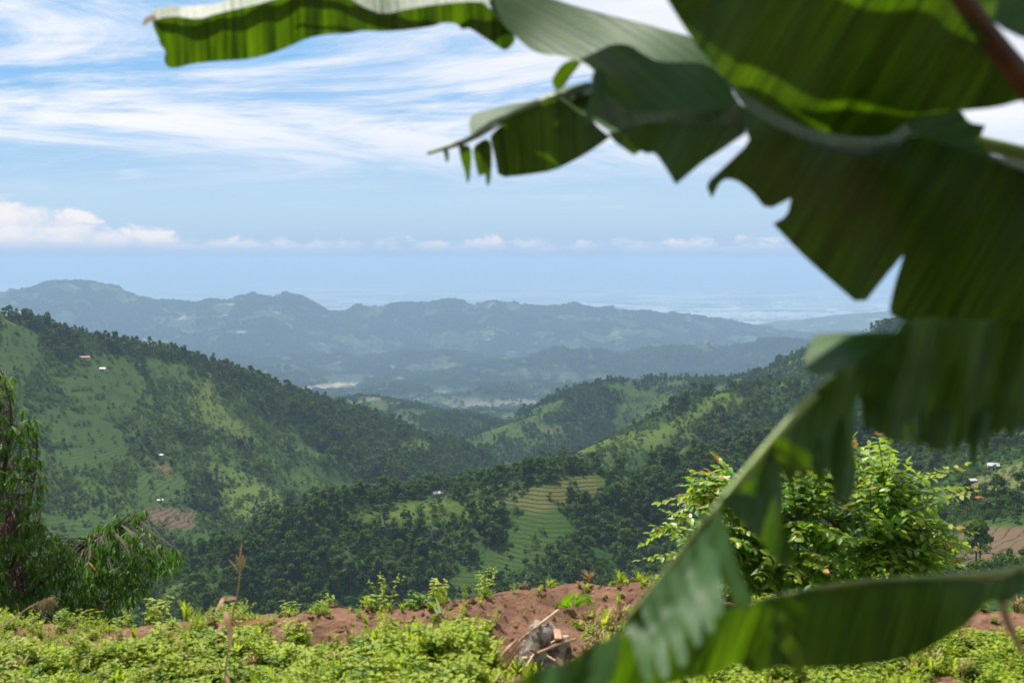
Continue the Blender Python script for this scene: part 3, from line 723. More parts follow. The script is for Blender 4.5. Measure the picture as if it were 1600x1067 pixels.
def mat_soil():
    m, t, out = new_mat('red_soil')
    geo = t.add('ShaderNodeNewGeometry'); pos = geo.outputs['Position']
    n = t.noise(pos, 3., 6, .65); n2 = t.noise(pos, 22., 6, .75)
    c = t.mixc(t.mrange(n, .3, .7), (.16, .085, .052, 1), (.27, .150, .096, 1))
    c = t.mixc(t.mrange(n2, .45, .75), c, (.075, .038, .024, 1))
    c = t.mixc(t.mrange(t.noise(pos, 60., 3, .6), .68, .76), c, (.30, .20, .14, 1))
    b = principled(t, c, .95, .1)
    bm_ = t.add('ShaderNodeBump'); bm_.inputs['Strength'].default_value = 1.; bm_.inputs['Distance'].default_value = .025
    t.l.new(t.noise(pos, 38., 6, .75), bm_.inputs['Height']); t.l.new(bm_.outputs[0], b.inputs['Normal'])
    t.l.new(b.outputs[0], out.inputs[0]); return m
M['soil'] = mat_soil()
bx = axis([(-9, -3.6, .15), (-3.6, 3.6, .028), (3.6, 9, .15)]); by = axis([(-8, 5, .3), (5, 8.9, .028), (8.9, 14.5, .14)])
BX, BY = np.meshgrid(bx, by)
bank = fast_mesh('bank_ground', np.stack([BX, BY, bank_z(BX, BY)], -1).reshape(-1, 3), grid_faces(len(by), len(bx)), M['soil'])
tag(bank, 'reddish bare soil bank edging the drop into the valley', kind='structure')

sx = axis([(-130, 130, 3.)]); sy = axis([(-95, -4, 1.8)]); SX, SYY = np.meshgrid(sx, sy)  # unseen slope added behind the camera to cut sky light on the leaves
SZ = -1.2 + np.clip(-4 - SYY, 0, None) * .62 - np.clip(-60 - SYY, 0, None) * .45 + (fbm(SX / 9, SYY / 9, 141, 4) - .5) * 3.5 * sstep(4, 14, -SYY)
SZ = SZ - .03 * np.clip(np.abs(SX) - 25, 0, None)
one = np.ones(SX.shape); zero = np.zeros(SX.shape)
beh = fast_mesh('shade_slope', np.stack([SX, SYY, SZ], -1).reshape(-1, 3), grid_faces(len(sy), len(sx)), M['terrain'], dict(forest=one, terrace=zero, tan=zero, brown=zero, grass=zero))
tag(beh, 'unseen green slope added behind the viewpoint to block sky light', kind='structure')

def leaf_shape(L, W, fold=.25, droop=.15, pts=5):
    """pointed oval leaf along +Y from the origin, folded along its midline; verts and faces"""
    ys = np.linspace(0, 1, pts); w = np.sin(np.pi * ys ** .8) ** .85 * W / 2; w[0] = W * .03; w[-1] = 0
    V = []; F = []
    for q, ww in zip(ys, w):
        z = -droop * L * q * q
        V += [(-ww, q * L, z + fold * ww), (0, q * L, z), (ww, q * L, z + fold * ww)]
    for i in range(pts - 1):
        b = i * 3
        if i == pts - 2: F += [(b, b + 1, b + 4), (b + 1, b + 2, b + 4)]
        else: F += [(b, b + 1, b + 4, b + 3), (b + 1, b + 2, b + 5, b + 4)]
    V = V[:(pts - 1) * 3] + [V[(pts - 1) * 3 + 1]]
    F = [tuple((pts - 1) * 3 if (v == (pts - 1) * 3 + 1) else v for v in f) for f in F]
    return np.array(V), F
def orient(V, pos, fwd, up, scale=1.):
    f_ = np.asarray(fwd, float); f_ /= np.linalg.norm(f_) + 1e-9; u = np.asarray(up, float) - f_ * np.dot(up, f_)
    if np.linalg.norm(u) < 1e-4: u = np.cross(f_, [1, .2, .1])
    u /= np.linalg.norm(u); r = np.cross(f_, u)
    return np.asarray(pos) + scale * (V[:, :1] * r + V[:, 1:2] * f_ + V[:, 2:3] * u), np.stack([r, f_, u], 1)
def mat4(R, pos, sc):
    m_ = Matrix.Identity(4)
    for i in range(3):
        for j in range(3): m_[i][j] = float(R[i][j] * sc)
        m_[i][3] = float(pos[i])
    return m_

# ---- ground cover of small leafy weeds
M['weed'] = mat_foliage('weed_leaves', (.190, .290, .018), (.430, .490, .050), .48, (1.15, 1.2, .6), yellow=(.95, (.30, .27, .06)), spec=.3)
M['weed2'] = mat_foliage('weed_leaves_dark', (.080, .170, .015), (.180, .290, .030), .45, (1.2, 1.3, .6), spec=.3)
M['drygrass'] = mat_foliage('dry_grass', (.24, .17, .075), (.40, .30, .15), .25, (1.1, 1.0, .8), spec=.2)
M['flower'] = mat_foliage('flower_heads', (.35, .36, .26), (.60, .58, .50), .2, (1, 1, 1))
weeds = bpy.data.collections.new('weed_prototypes')
def weed_proto(seed, h, stems, L, mat, flowers=False):
    g = np.random.default_rng(seed); mb = MB(); V0, F0 = leaf_shape(1, .62, .3, .2, 4)
    for k in range(stems):
        a = g.uniform(0, 6.28); lean = g.uniform(.1, .75); hh = h * g.uniform(.55, 1.1)
        p0 = np.array([math.cos(a), math.sin(a), 0]) * .02; p1 = np.array([math.cos(a) * lean * hh, math.sin(a) * lean * hh, hh])
        mid = (p0 + p1) / 2 + np.array([0, 0, hh * .1]); mb.tube([p0, mid, p1], [.003, .0024, .0012], 3)
        n = int(3 + hh / .035)
        for q in range(n):
            f_ = (q + .6) / n; p = p0 * (1 - f_) ** 2 + 2 * mid * f_ * (1 - f_) + p1 * f_ ** 2
            b = q * 2.1 + g.uniform(-.4, .4)
            for sgn in (0, math.pi):
                d = np.array([math.cos(b + sgn), math.sin(b + sgn), g.uniform(-.15, .45)])
                W, _ = orient(V0, p, d, (g.uniform(-.3, .3), g.uniform(-.3, .3), 1), L * g.uniform(.6, 1.2) * (1.15 - .5 * f_)); mb.add(W, F0)
        if flowers:
            for q in range(5):
                o = p1 + g.normal(size=3) * .012; W, _ = orient(V0, o, g.normal(size=3) + [0, 0, .8], g.normal(size=3), .014); mb.add(W, F0)
    return mb.mesh('weed', mat)
def grass_proto(seed, h, n, mat, w=.006):
    g = np.random.default_rng(seed); mb = MB()
    for k in range(n):
        a = g.uniform(0, 6.28); l = g.uniform(.2, .8) * h; hh = h * g.uniform(.5, 1.1); d = np.array([math.cos(a), math.sin(a), 0]); sd = np.array([-d[1], d[0], 0]) * w
        P_ = [d * .01, d * l * .3 + [0, 0, hh * .6], d * l * .7 + [0, 0, hh * .9], d * l + [0, 0, hh * .82]]
        mb.add([P_[0] - sd, P_[0] + sd, P_[1] - sd * .9, P_[1] + sd * .9, P_[2] - sd * .6, P_[2] + sd * .6, P_[3]], [(0, 1, 3, 2), (2, 3, 5, 4), (4, 5, 6)])
    return mb.mesh('grass', mat)
wl = [weed_proto(1, .085, 7, .038, M['weed']), weed_proto(2, .06, 8, .030, M['weed']), weed_proto(3, .13, 6, .044, M['weed']), weed_proto(4, .08, 7, .036, M['weed2']),
      weed_proto(5, .17, 4, .030, M['weed'], True), grass_proto(6, .10, 16, M['weed']), grass_proto(7, .09, 18, M['drygrass']), weed_proto(8, .045, 8, .024, M['weed'])]
for k, me in enumerate(wl): weeds.objects.link(bpy.data.objects.new('w%d' % k, me))
gw = np.random.default_rng(41)
n = 26000; wx = gw.uniform(-4.2, 4.2, n); wy = gw.uniform(4.9, 9.0, n); wz = bank_z(wx, wy)
wpx, wpy, _ = project(wx, wy, wz)
cd = wy - crest_y(wx)
d_ = .90 * sstep(.24, .44, fbm(wx * 1.3, wy * 1.6, 151, 3))
d_ = np.where((cd > -.36) & (cd < .34), d_ * .14, d_); d_ = np.where(cd > .3, .10, d_)
d_ = np.where((wpx > 740) & (wpx < 880) & (wy > 6.2), d_ * .38, d_); d_ = np.where((wpx > 870) & (wpx < 1020) & (wpy > 968) & (cd < -.2), .62, d_)
d_ = np.where((np.hypot((wpx - 845) / 75, (wpy - 1012) / 48) < 1), 0, d_)
d_ = np.where((wpx > 560) & (wpx < 770) & (wpy > 985), np.maximum(d_, .72), d_)
d_ = np.where((wpx < 170) & (cd > -.5) & (cd < .2), np.maximum(d_, .45), d_)
d_ = np.where((wpx > 300) & (wpx < 390) & (cd > -.6) & (cd < .1), np.maximum(d_, .7), d_)
kw = gw.uniform(0, 1, n) < d_; wx, wy, wz, wpx, cd = wx[kw], wy[kw], wz[kw], wpx[kw], cd[kw]
pk = gw.choice(8, len(wx), p=[.22, .17, .10, .12, .02, .14, .10, .13])
pk = np.where((wpx > 760) & (wpx < 1000), gw.choice([5, 6, 7, 1], len(wx), p=[.3, .4, .2, .1]), pk)
pk = np.where((np.abs(cd) < .3) & (gw.uniform(0, 1, len(wx)) < .18), 4, pk)
sc_ = gw.uniform(.45, 1.4, len(wx)) * np.where((wpx > 560) & (wpx < 770) & (cd < -.5), 1.25, 1.) * np.where(np.abs(wpx - 345) < 40, 1.05, 1) * np.where((cd > -.4) & (cd < .2), .52, 1.)
gc = instancer('ground_cover', np.stack([wx, wy, wz - .005], -1), sc_, gw.uniform(0, 6.28, len(wx)), pk, weeds)
tag(gc, 'bright green weeds and grass carpeting the soil bank', 'weeds', kind='stuff'); print('weeds', len(wx))
# clods of soil
cl = MB(); gk = np.random.default_rng(55)
for k in range(420):
    x_ = gk.uniform(-3, 2.2); y_ = crest_y(x_) + gk.normal(0, .3); r_ = gk.uniform(.006, .028)
    bmc = [(1, 0, 0), (-1, 0, 0), (0, 1, 0), (0, -1, 0), (0, 0, 1), (0, 0, -1)]
    zc = float(bank_z(np.array([x_]), np.array([y_]))[0])
    cl.add([(x_ + q[0] * r_ * gk.uniform(.6, 1.3), y_ + q[1] * r_ * gk.uniform(.6, 1.3), zc + q[2] * r_ * gk.uniform(.4, 1.) + r_ * .2) for q in bmc],
           [(0, 2, 4), (2, 1, 4), (1, 3, 4), (3, 0, 4), (2, 0, 5), (1, 2, 5), (3, 1, 5), (0, 3, 5)])
tag(cl.obj('soil_clods', M['soil']), 'loose crumbs of red soil along the bank', 'soil', kind='stuff')
def bz(x, y): return float(bank_z(np.array([float(x)]), np.array([float(y)]))[0])

# ---- tree stump with broken wood
def mat_bark():
    m, t, out = new_mat('stump_bark'); tc = t.add('ShaderNodeTexCoord'); p = tc.outputs['Object']
    n = t.noise(p, 16., 6, .7); n2 = t.noise(p, 45., 5, .7)
    c = t.mixc(t.mrange(n, .42, .58), (.09, .070, .052, 1), (.34, .31, .27, 1)); c = t.mixc(t.mrange(n2, .52, .72), c, (.15, .09, .06, 1))
    b = principled(t, c, .9, .1); bm_ = t.add('ShaderNodeBump'); bm_.inputs['Strength'].default_value = 1.; bm_.inputs['Distance'].default_value = .02
    t.l.new(t.noise(p, 26., 6, .75), bm_.inputs['Height']); t.l.new(bm_.outputs[0], b.inputs['Normal']); t.l.new(b.outputs[0], out.inputs[0]); return m
M['bark'] = mat_bark()
M['splint'] = mat_plain_col('split_wood', (.36, .19, .11), (.58, .38, .26), 18., .8, .2, .5, .006)
M['stick'] = mat_plain_col('dry_stick', (.33, .20, .12), (.50, .35, .24), 22., .85, .2, .4, .004)
SY = 7.25; sp_ = P(842, 1030, SY); sp_[2] = bz(sp_[0], SY)
st = empty('tree_stump', sp_); tag(st, 'broken grey tree stump with splintered orange wood on the soil bank', 'stump')
gst = np.random.default_rng(66); V = []; F = []; NS, NR = 22, 9
for i in range(NR):
    f_ = i / (NR - 1)
    for k in range(NS):
        th = 2 * math.pi * k / NS; r_ = (.165 - .085 * f_ ** .8) * (1 + .16 * math.sin(3 * th + 1) + .10 * math.sin(7 * th)) * gst.uniform(.93, 1.07)
        V.append((math.cos(th) * r_ + .045 * f_, math.sin(th) * r_ * .9, -.05 + f_ * .275 + (gst.uniform(-.02, .02) if i == NR - 1 else 0) - (.07 * max(0, math.cos(th)) * f_)))
for i in range(NR - 1):
    for k in range(NS): F.append((i * NS + k, i * NS + (k + 1) % NS, (i + 1) * NS + (k + 1) % NS, (i + 1) * NS + k))
F.append(tuple(range((NR - 1) * NS, NR * NS))); bk = mesh_obj('bark', V, F, M['bark'], st, True); st.scale = (1.1, 1.1, 1.0)
def rel(px_, py_, y_): return P(px_, py_, y_) - sp_
for a in [((788, 1036), (800, 1016), (815, 999), 6), ((795, 1040), (806, 1020), (822, 1004), 4), ((784, 1030), (797, 1012), (812, 996), 4)]:
    q0, q1, q2, w_ = a; mb = MB(); pp = [rel(q0[0], q0[1], SY - .17), rel(q1[0], q1[1], SY - .15), rel(q2[0], q2[1], SY - .12)]
    mb.tube(pp, [w_ * .0012, w_ * .0026, w_ * .0012], 5, wob=.3, rng=gst); mb.obj('splinter', M['splint'], st)
for (a, b, r_) in [(868, 990, .022), (880, 993, .018), (866, 999, .016), (836, 1017, .018), (825, 1026, .015)]:
    mb = MB(); c0 = rel(a, b, SY - .12); vv = gst.normal(size=(8, 3)) * .1 + np.array([(x_, y_, z_) for x_ in (-1, 1) for y_ in (-1, 1) for z_ in (-.6, .6)])
    vv = (vv * np.array([1.5, .7, .35])) @ np.array(Matrix.Rotation(gst.uniform(-.7, .7), 3, 'Y') @ Matrix.Rotation(gst.uniform(0, 3), 3, 'Z')); mb.add(c0 + vv * r_, [(0, 1, 3, 2), (4, 6, 7, 5), (0, 4, 5, 1), (2, 3, 7, 6), (0, 2, 6, 4), (1, 5, 7, 3)]); mb.obj('wood_chip', M['splint'], st)
def stick(pxs, y_, r0, r1, label, ys=None):
    pp = [P(a, b, (ys[i] if ys else y_)) for i, (a, b) in enumerate(pxs)]; c0 = np.array(pp[0]); mb = MB()
    mb.tube(spline([q - c0 for q in pp], 7), list(np.linspace(r0, r1, 7)), 6, wob=.12, rng=gst); o = mb.obj('stick', M['stick']); o.location = c0; tag(o, label, 'stick', 'sticks around the stump'); return o
stick([(808, 1004), (835, 982), (872, 954)], 0, .007, .010, 'long dry stick leaning over the top of the stump', [SY - .05, SY - .14, SY + .35])
stick([(840, 1020), (868, 1008), (900, 998)], 0, .008, .006, 'dry stick lying across the right side of the stump', [SY - .2, SY - .19, SY + .0])
stick([(822, 1042), (834, 1022)], 0, .008, .006, 'short pale stick propped against the front of the stump', [SY - .28, SY - .19])
stick([(852, 1022), (868, 1032)], 0, .005, .004, 'thin pale twig at the right foot of the stump', [SY - .2, SY - .3])
bpy.context.view_layer.update()
rk = bpy.data.meshes.new('rock'); b_ = bmesh.new(); bmesh.ops.create_icosphere(b_, subdivisions=3, radius=1.)
for v in b_.verts:
    n_ = fbm(np.array([v.co.x * 1.6 + 7]), np.array([v.co.y * 1.6 + v.co.z * 2.1]), 161, 3)[0]; v.co *= .82 + .36 * n_
b_.to_mesh(rk); b_.free(); rk.polygons.foreach_set('use_smooth', [True] * len(rk.polygons)); rk.materials.append(M['soil'])
rp = P(768, 1046, 6.85); ro = obj_of('rock', rk, None, (rp[0], rp[1], bz(rp[0], rp[1]) + .02)); ro.scale = (.085, .07, .055); tag(ro, 'rounded earthy rock at the left foot of the stump', 'rock')

# ---- a dry maize-like stalk, a dry grass plume, a small broad-leaved sprout, pale grass blades
M['dry'] = mat_foliage('dry_leaf', (.42, .22, .12), (.58, .36, .24), .35, (1.1, 1.0, .8), spec=.2)
def ribbon(pts, w, n=10, twist=0., cup=.2):
    p = spline(pts, n); V = []; F = []
    for i, q in enumerate(p):
        f_ = i / (n - 1); ww = w * math.sin(math.pi * min(1, max(0.0, .12 + .86 * f_))) ** .7
        a = p[min(i + 1, n - 1)] - p[max(i - 1, 0)]; a /= np.linalg.norm(a) + 1e-9
        sd = np.cross(a, [0, -1, .25]); sd /= np.linalg.norm(sd) + 1e-9; sd = sd * math.cos(twist * f_) + np.cross(a, sd) * math.sin(twist * f_)
        nn = np.cross(a, sd); V += [q - sd * ww + nn * cup * ww, q, q + sd * ww + nn * cup * ww]
    for i in range(n - 1): b = i * 3; F += [(b, b + 1, b + 4, b + 3), (b + 1, b + 2, b + 5, b + 4)]
    return V, F
DY = 6.1; base = P(357, 1075, DY); base[2] = bz(base[0], DY)
dk = empty('dry_stalk', base); tag(dk, 'dry brown stalk with curled dead leaves standing above the weeds', 'stalk')
def dl(px_, py_, y_=DY): return P(px_, py_, y_) - base
mb = MB(); mb.tube(spline([(0, 0, -.02), dl(352, 1062), dl(356, 1020), dl(364, 960), dl(372, 920), dl(376, 885)], 12), list(np.linspace(.006, .0028, 12)), 6); mb.obj('stem', M['stick'], dk)
for k, q in enumerate([[(375, 890), (376, 865), (378, 846)], [(376, 888), (371, 876), (369, 866)], [(376, 892), (381, 880), (383, 872)], [(375, 896), (366, 884), (356, 873)], [(376, 890), (373, 878), (374, 868)], [(376, 886), (379, 876), (380, 866)]]):
    mb = MB(); mb.tube(spline([dl(*w_) for w_ in q], 5), [.003, .0035, .004, .0035, .001], 5); mb.obj('tassel', M['stick'], dk)
for q, w_, tw in [([(371, 934), (352, 934), (345, 941), (336, 958)], .010, .5), ([(352, 955), (354, 968), (359, 990), (360, 1015)], .014, .6), ([(366, 974), (385, 973), (405, 970), (421, 975)], .010, .8), ([(352, 968), (345, 978), (340, 990)], .008, .3), ([(355, 1050), (356, 1062), (360, 1080)], .010, .4)]:
    mb = MB(); mb.add(*ribbon([dl(a, b, DY - .03 * i) for i, (a, b) in enumerate(q)], w_, 10, tw)); mb.obj('leaf', M['dry'], dk, True)
PY = 6.4; pb = P(-40, 1030, PY); pb[2] = bz(pb[0], PY)
pl = empty('grass_plume', pb); tag(pl, 'arching dry tan grass plume at the left edge above the weeds', 'grass')
mb = MB(); mb.tube(spline([(0, 0, -.02), P(-10, 998, PY) - pb, P(20, 968, PY) - pb, P(48, 947, PY) - pb, P(72, 936, PY) - pb], 10), list(np.linspace(.004, .0016, 10)), 5); mb.obj('stem', M['stick'], pl)
mb = MB(); gp = np.random.default_rng(77)
for k in range(90):
    f_ = gp.uniform(0, 1); s0 = P(48 + 28 * f_, 948 - 13 * f_, PY) - pb; e = s0 + np.array([gp.uniform(.02, .075), gp.uniform(-.03, .03), gp.uniform(-.055, .012)])
    mb.tube([s0, (s0 + e) / 2 + [0, 0, .012], e], [.0007, .0006, .0003], 3)
mb.obj('seed_head', M['drygrass'], pl)
SYp = 8.1; sb = P(895, 946, SYp); sb[2] = bz(sb[0], SYp)
M['sprout'] = mat_foliage('sprout_leaves', (.13, .27, .02), (.20, .34, .03), .45, (1.2, 1.3, .5), spec=.35)
sr = empty('sprout', sb); tag(sr, 'bright green broad leaved sprout on the bank above the stump', 'plant')
for q, w_ in [([(890, 948), (882, 940), (898, 924)], .020), ([(888, 948), (874, 944), (866, 948)], .013), ([(900, 946), (908, 930), (930, 936)], .013), ([(905, 947), (918, 936), (925, 944)], .010), ([(900, 947), (901, 934), (900, 926)], .006), ([(893, 948), (890, 940), (906, 934)], .012), ([(898, 948), (912, 940), (934, 946)], .008)]:
    mb = MB(); mb.add(*ribbon([P(a, b, SYp - .02 * i) - sb for i, (a, b) in enumerate(q)], w_, 9, .3)); mb.obj('leaf', M['sprout'], sr, True)
M['blade'] = mat_foliage('pale_blades', (.26, .36, .20), (.34, .44, .28), .35, (1, 1.1, .8), spec=.4)
gb = P(688, 964, 7.9); gb[2] = bz(gb[0], 7.9); bl = empty('grass_tuft', gb); tag(bl, 'pair of tall pale grass blades on the bank crest', 'grass')
for q, w_ in [([(689, 968), (686, 950), (681, 932)], .008), ([(687, 968), (683, 957), (678, 947)], .008), ([(691, 968), (692, 958), (698, 946)], .004)]:
    mb = MB(); mb.add(*ribbon([P(a, b, 7.9 - .02 * i) - gb for i, (a, b) in enumerate(q)], w_, 8, .2)); mb.obj('blade', M['blade'], bl, True)

# ------------------------------------------------------------------ leafy bush right
M['bushleaf'] = mat_foliage('bush_leaves', (.070, .180, .013), (.240, .390, .024), .50, (1.3, 1.5, .5), rough=.5, spec=.3)
M['bushnew'] = mat_foliage('young_bush_leaves', (.20, .33, .022), (.34, .42, .035), .48, (1.15, 1.2, .5), rough=.42, spec=.4)
M['bushred'] = mat_foliage('red_bush_leaves', (.34, .13, .05), (.46, .24, .07), .42, (1.2, 1.0, .6), rough=.45, spec=.3)
M['bushstem'] = mat_plain_col('bush_stems', (.07, .055, .035), (.14, .11, .07), 20.)
KY = 10.6; kb = np.array([P(1270, 800, KY)[0], KY, bz(P(1270, 800, KY)[0], KY)])
bush = empty('bush', kb); tag(bush, 'bright leafy green bush with orange new leaves behind the bank', 'bush')
gb_ = np.random.default_rng(88); kc = P(1270, 845, KY) - kb
OUT = [(1016, 878), (1022, 822), (1052, 800), (1085, 768), (1125, 742), (1180, 752), (1235, 728), (1300, 722), (1350, 692), (1392, 706), (1440, 745), (1486, 745), (1515, 775), (1500, 820), (1518, 850), (1490, 880), (1470, 915),
       (1140, 905), (1080, 895), (1050, 915)]
stems = MB(); foli = {k: MB() for k in ('bushleaf', 'bushnew', 'bushred')}; single = []
V0, F0 = leaf_shape(1., .52, .22, .18, 5); leafm = {k: MB() for k in foli}
for k in leafm: leafm[k].add(V0, F0)
leafm = {k: v.mesh('leaf', M[k]) for k, v in leafm.items()}
def twig(p0, p1, tip_new, step=.055, L=.088):
    bend = (p0 + p1) / 2 + np.array([gb_.normal() * .06, gb_.normal() * .06, .07]); n = max(4, int(np.linalg.norm(p1 - p0) / step))
    pts = [p0 * (1 - f_) ** 2 + 2 * bend * f_ * (1 - f_) + p1 * f_ ** 2 for f_ in np.linspace(0, 1, n + 1)]
    stems.tube(pts, list(np.linspace(.006, .0015, n + 1)), 4)
    ax = p1 - p0; ax /= np.linalg.norm(ax); side = np.cross(ax, [gb_.normal() * .3, gb_.normal() * .3, 1.]); side /= np.linalg.norm(side)
    for i in range(1, n + 1):
        f_ = i / n
        if f_ < .22: continue
        for sgn in (-1, 1):
            d = side * sgn * gb_.uniform(.7, 1.1) + ax * gb_.uniform(.25, .65) + np.array([0, 0, gb_.uniform(-.45, .1)])
            if i == n and sgn == 1: d = ax
            kind = 'bushleaf'
            if tip_new > .3 and f_ > .62: kind = 'bushnew'
            if tip_new > .72 and f_ > .93 and gb_.uniform() < .45: kind = 'bushred'
            sc = L * gb_.uniform(.7, 1.15) * (.75 if f_ > .9 else 1.)
            up = np.array([gb_.normal() * .35, gb_.normal() * .35 - .15, 1.])
            W, R = orient(V0, pts[i], d, up, sc)
            if kind != 'bushleaf' and f_ > .6 and pts[i][1] < kc[1] - .15: single.append((kind, R, pts[i], sc))
            else: foli[kind].add(W, F0)
root = np.array([0, 0, -.05])
limbs = []
for k in range(16):
    a = gb_.uniform(0, 6.28); e = kc + np.array([math.cos(a) * .55, math.sin(a) * .5, gb_.uniform(-.1, .35)])
    pts = spline([root + [math.cos(a) * .06, math.sin(a) * .06, 0], root + (e - root) * .5 + [0, 0, .05], e], 8); stems.tube(pts, list(np.linspace(.022, .008, 8)), 5); limbs += list(pts[3:])
limbs = np.array(limbs)
def near_limb(p):
    return limbs[np.argmin(np.linalg.norm(limbs - p, axis=1) + gb_.uniform(0, .15, len(limbs)))]
for (a, b) in OUT:                                    # long shoots that give the outline
    for q in range(3):
        e = P(a + gb_.normal() * 14, b + gb_.normal() * 12, KY + gb_.uniform(-.6, .3)) - kb
        s0 = near_limb(e); s0 = e + (s0 - e) * min(1, .75 / (np.linalg.norm(s0 - e) + 1e-6)); twig(s0, e, gb_.uniform(.4, 1))
for k in range(760):
    d = gb_.normal(size=3); d /= np.linalg.norm(d); r_ = gb_.uniform(.55, .98)
    e = kc + [0, 0, .06] + d * np.array([1.12, 1.0, .70]) * r_
    e[2] += .12 * math.sin(d[0] * 5)
    if e[2] < -.05: e[2] = gb_.uniform(.0, .5)
    s0 = near_limb(e); s0 = e + (s0 - e) * min(1, gb_.uniform(.35, .6) / (np.linalg.norm(s0 - e) + 1e-6)); twig(s0, e, gb_.uniform(0, 1) * (1. if d[2] > -.1 else .3))
for k in range(150):
    e = P(gb_.uniform(1070, 1490), gb_.uniform(845, 945), KY + gb_.uniform(-.8, .6)) - kb; e[2] = max(e[2], .02)
    s0 = near_limb(e); s0 = e + (s0 - e) * min(1, gb_.uniform(.3, .5) / (np.linalg.norm(s0 - e) + 1e-6)); twig(s0, e, gb_.uniform(0, .45))
stems.obj('stem', M['bushstem'], bush)
for k in foli:
    o = foli[k].obj('foliage', M[k], bush); o['kind'] = 'stuff'
gb_.shuffle(single)
extra = {k: MB() for k in foli}
for i, (k, R, p, sc) in enumerate(single):
    if i < 280: o = obj_of('leaf', leafm[k], bush); o.matrix_local = mat4(R, p, sc)
    else: extra[k].add(p + sc * (V0 @ R.T), F0)
for k in extra:
    if extra[k].v: o = extra[k].obj('foliage', M[k], bush); o['kind'] = 'stuff'
print('bush leaves', sum(len(f.f) for f in foli.values()) // 8, len(single))

# ------------------------------------------------------------------ tree with hanging leaves at the left edge
M['lance'] = mat_foliage('hanging_leaves', (.030, .085, .012), (.110, .210, .026), .38, (1.4, 1.6, .5), yellow=(.975, (.36, .20, .03)), rough=.55, spec=.22)
M['deadleaf'] = mat_foliage('dead_leaves', (.035, .018, .013), (.08, .040, .028), .15, (1.1, 1, .8))
TY = 13.0; tb = np.array([P(-60, 1000, TY)[0], TY, 0.]); tb[2] = bz(tb[0], TY)
lt = empty('hanging_leaf_tree', tb); tag(lt, 'dark green tree with drooping lance shaped leaves at the left edge', 'tree')
gl = np.random.default_rng(99)
def tl(px_, py_, y_=TY): return P(px_, py_, y_) - tb
LIMBS = [[(-60, 1060), (-40, 980), (-20, 850), (5, 740), (18, 650), (4, 585)], [(-45, 1000), (30, 940), (110, 870), (165, 830), (225, 806)], [(-30, 1010), (90, 965), (180, 935), (240, 895), (278, 868)],
         [(120, 965), (175, 930), (215, 885), (240, 862)], [(-40, 980), (20, 880), (45, 800), (60, 700)], [(-40, 1010), (60, 990), (150, 985), (205, 975)]]
lp = []; wood_ = MB()
for k, q in enumerate(LIMBS):
    pts = spline([tl(a, b, TY + .35 * math.sin(k * 2 + i)) for i, (a, b) in enumerate(q)], 18); wood_.tube(pts, list(np.linspace(.045 if k == 0 else .022, .006, 18)), 6)
    lp += list(pts[2:])
wood_.tube([(0, 0, -.3), tl(-60, 1055), tl(-45, 1000)], [.10, .08, .05], 8)
lp = np.array(lp)
AREA = [(-70, 575), (20, 590), (28, 640), (55, 665), (66, 720), (72, 770), (56, 800), (72, 835), (120, 850), (150, 828), (185, 808), (228, 800), (226, 828), (255, 850), (284, 868), (284, 892), (250, 900), (228, 930), (205, 955), (212, 990), (100, 1010), (-70, 1020)]
V1, F1 = leaf_shape(1., .16, .15, .25, 5); lm = MB(); lm.add(V1, F1); lm = lm.mesh('leaf', M['lance'])
lance = MB(); dead = MB(); lsing = []; tw = MB(); cnt = 0
while cnt < 1600:
    a, b = gl.uniform(-70, 290), gl.uniform(575, 1015)
    if not in_poly(np.array([a]), np.array([b]), AREA)[0]: continue
    if b < 790 and a < 80 and gl.uniform() < .35: continue
    cnt += 1
    p = tl(a, b - 8, TY + gl.uniform(-.9, .9)); s0 = lp[np.argmin(np.linalg.norm(lp - p, axis=1))]
    if np.linalg.norm(s0 - p) > .05: tw.tube([s0, (s0 + p) / 2 + [0, 0, .04], p], [.004, .003, .0015], 3)
    isdead = (math.hypot((a - 18) / 15, (b - 815) / 16) < 1 or math.hypot((a - 28) / 16, (b - 900) / 30) < 1)
    az0 = gl.uniform(0, 6.28)
    for q in range(gl.integers(5, 9)):
        az = az0 + q * 2 * math.pi / 7 + gl.normal() * .2; d = np.array([math.cos(az) * .75, math.sin(az) * .75, gl.uniform(-1.25, -.15)])
        sc = gl.uniform(.075, .15); up = np.array([math.cos(az) * .6, math.sin(az) * .6, 1.])
        W, R = orient(V1, p, d, up, sc)
        if isdead: dead.add(W, F1)
        elif p[1] < -.45 and a > 0 and len(lsing) < 240: lsing.append((R, p, sc))
        else: lance.add(W, F1)
wood_.obj('trunk', M['trunk'], lt); tw.obj('twigs', M['trunk'], lt)['kind'] = 'stuff'
lance.obj('crown', M['lance'], lt)['kind'] = 'stuff'; dead.obj('dead_foliage', M['deadleaf'], lt)['kind'] = 'stuff'
for R, p, sc in lsing:
    o = obj_of('leaf', lm, lt); o.matrix_local = mat4(R, p, sc)

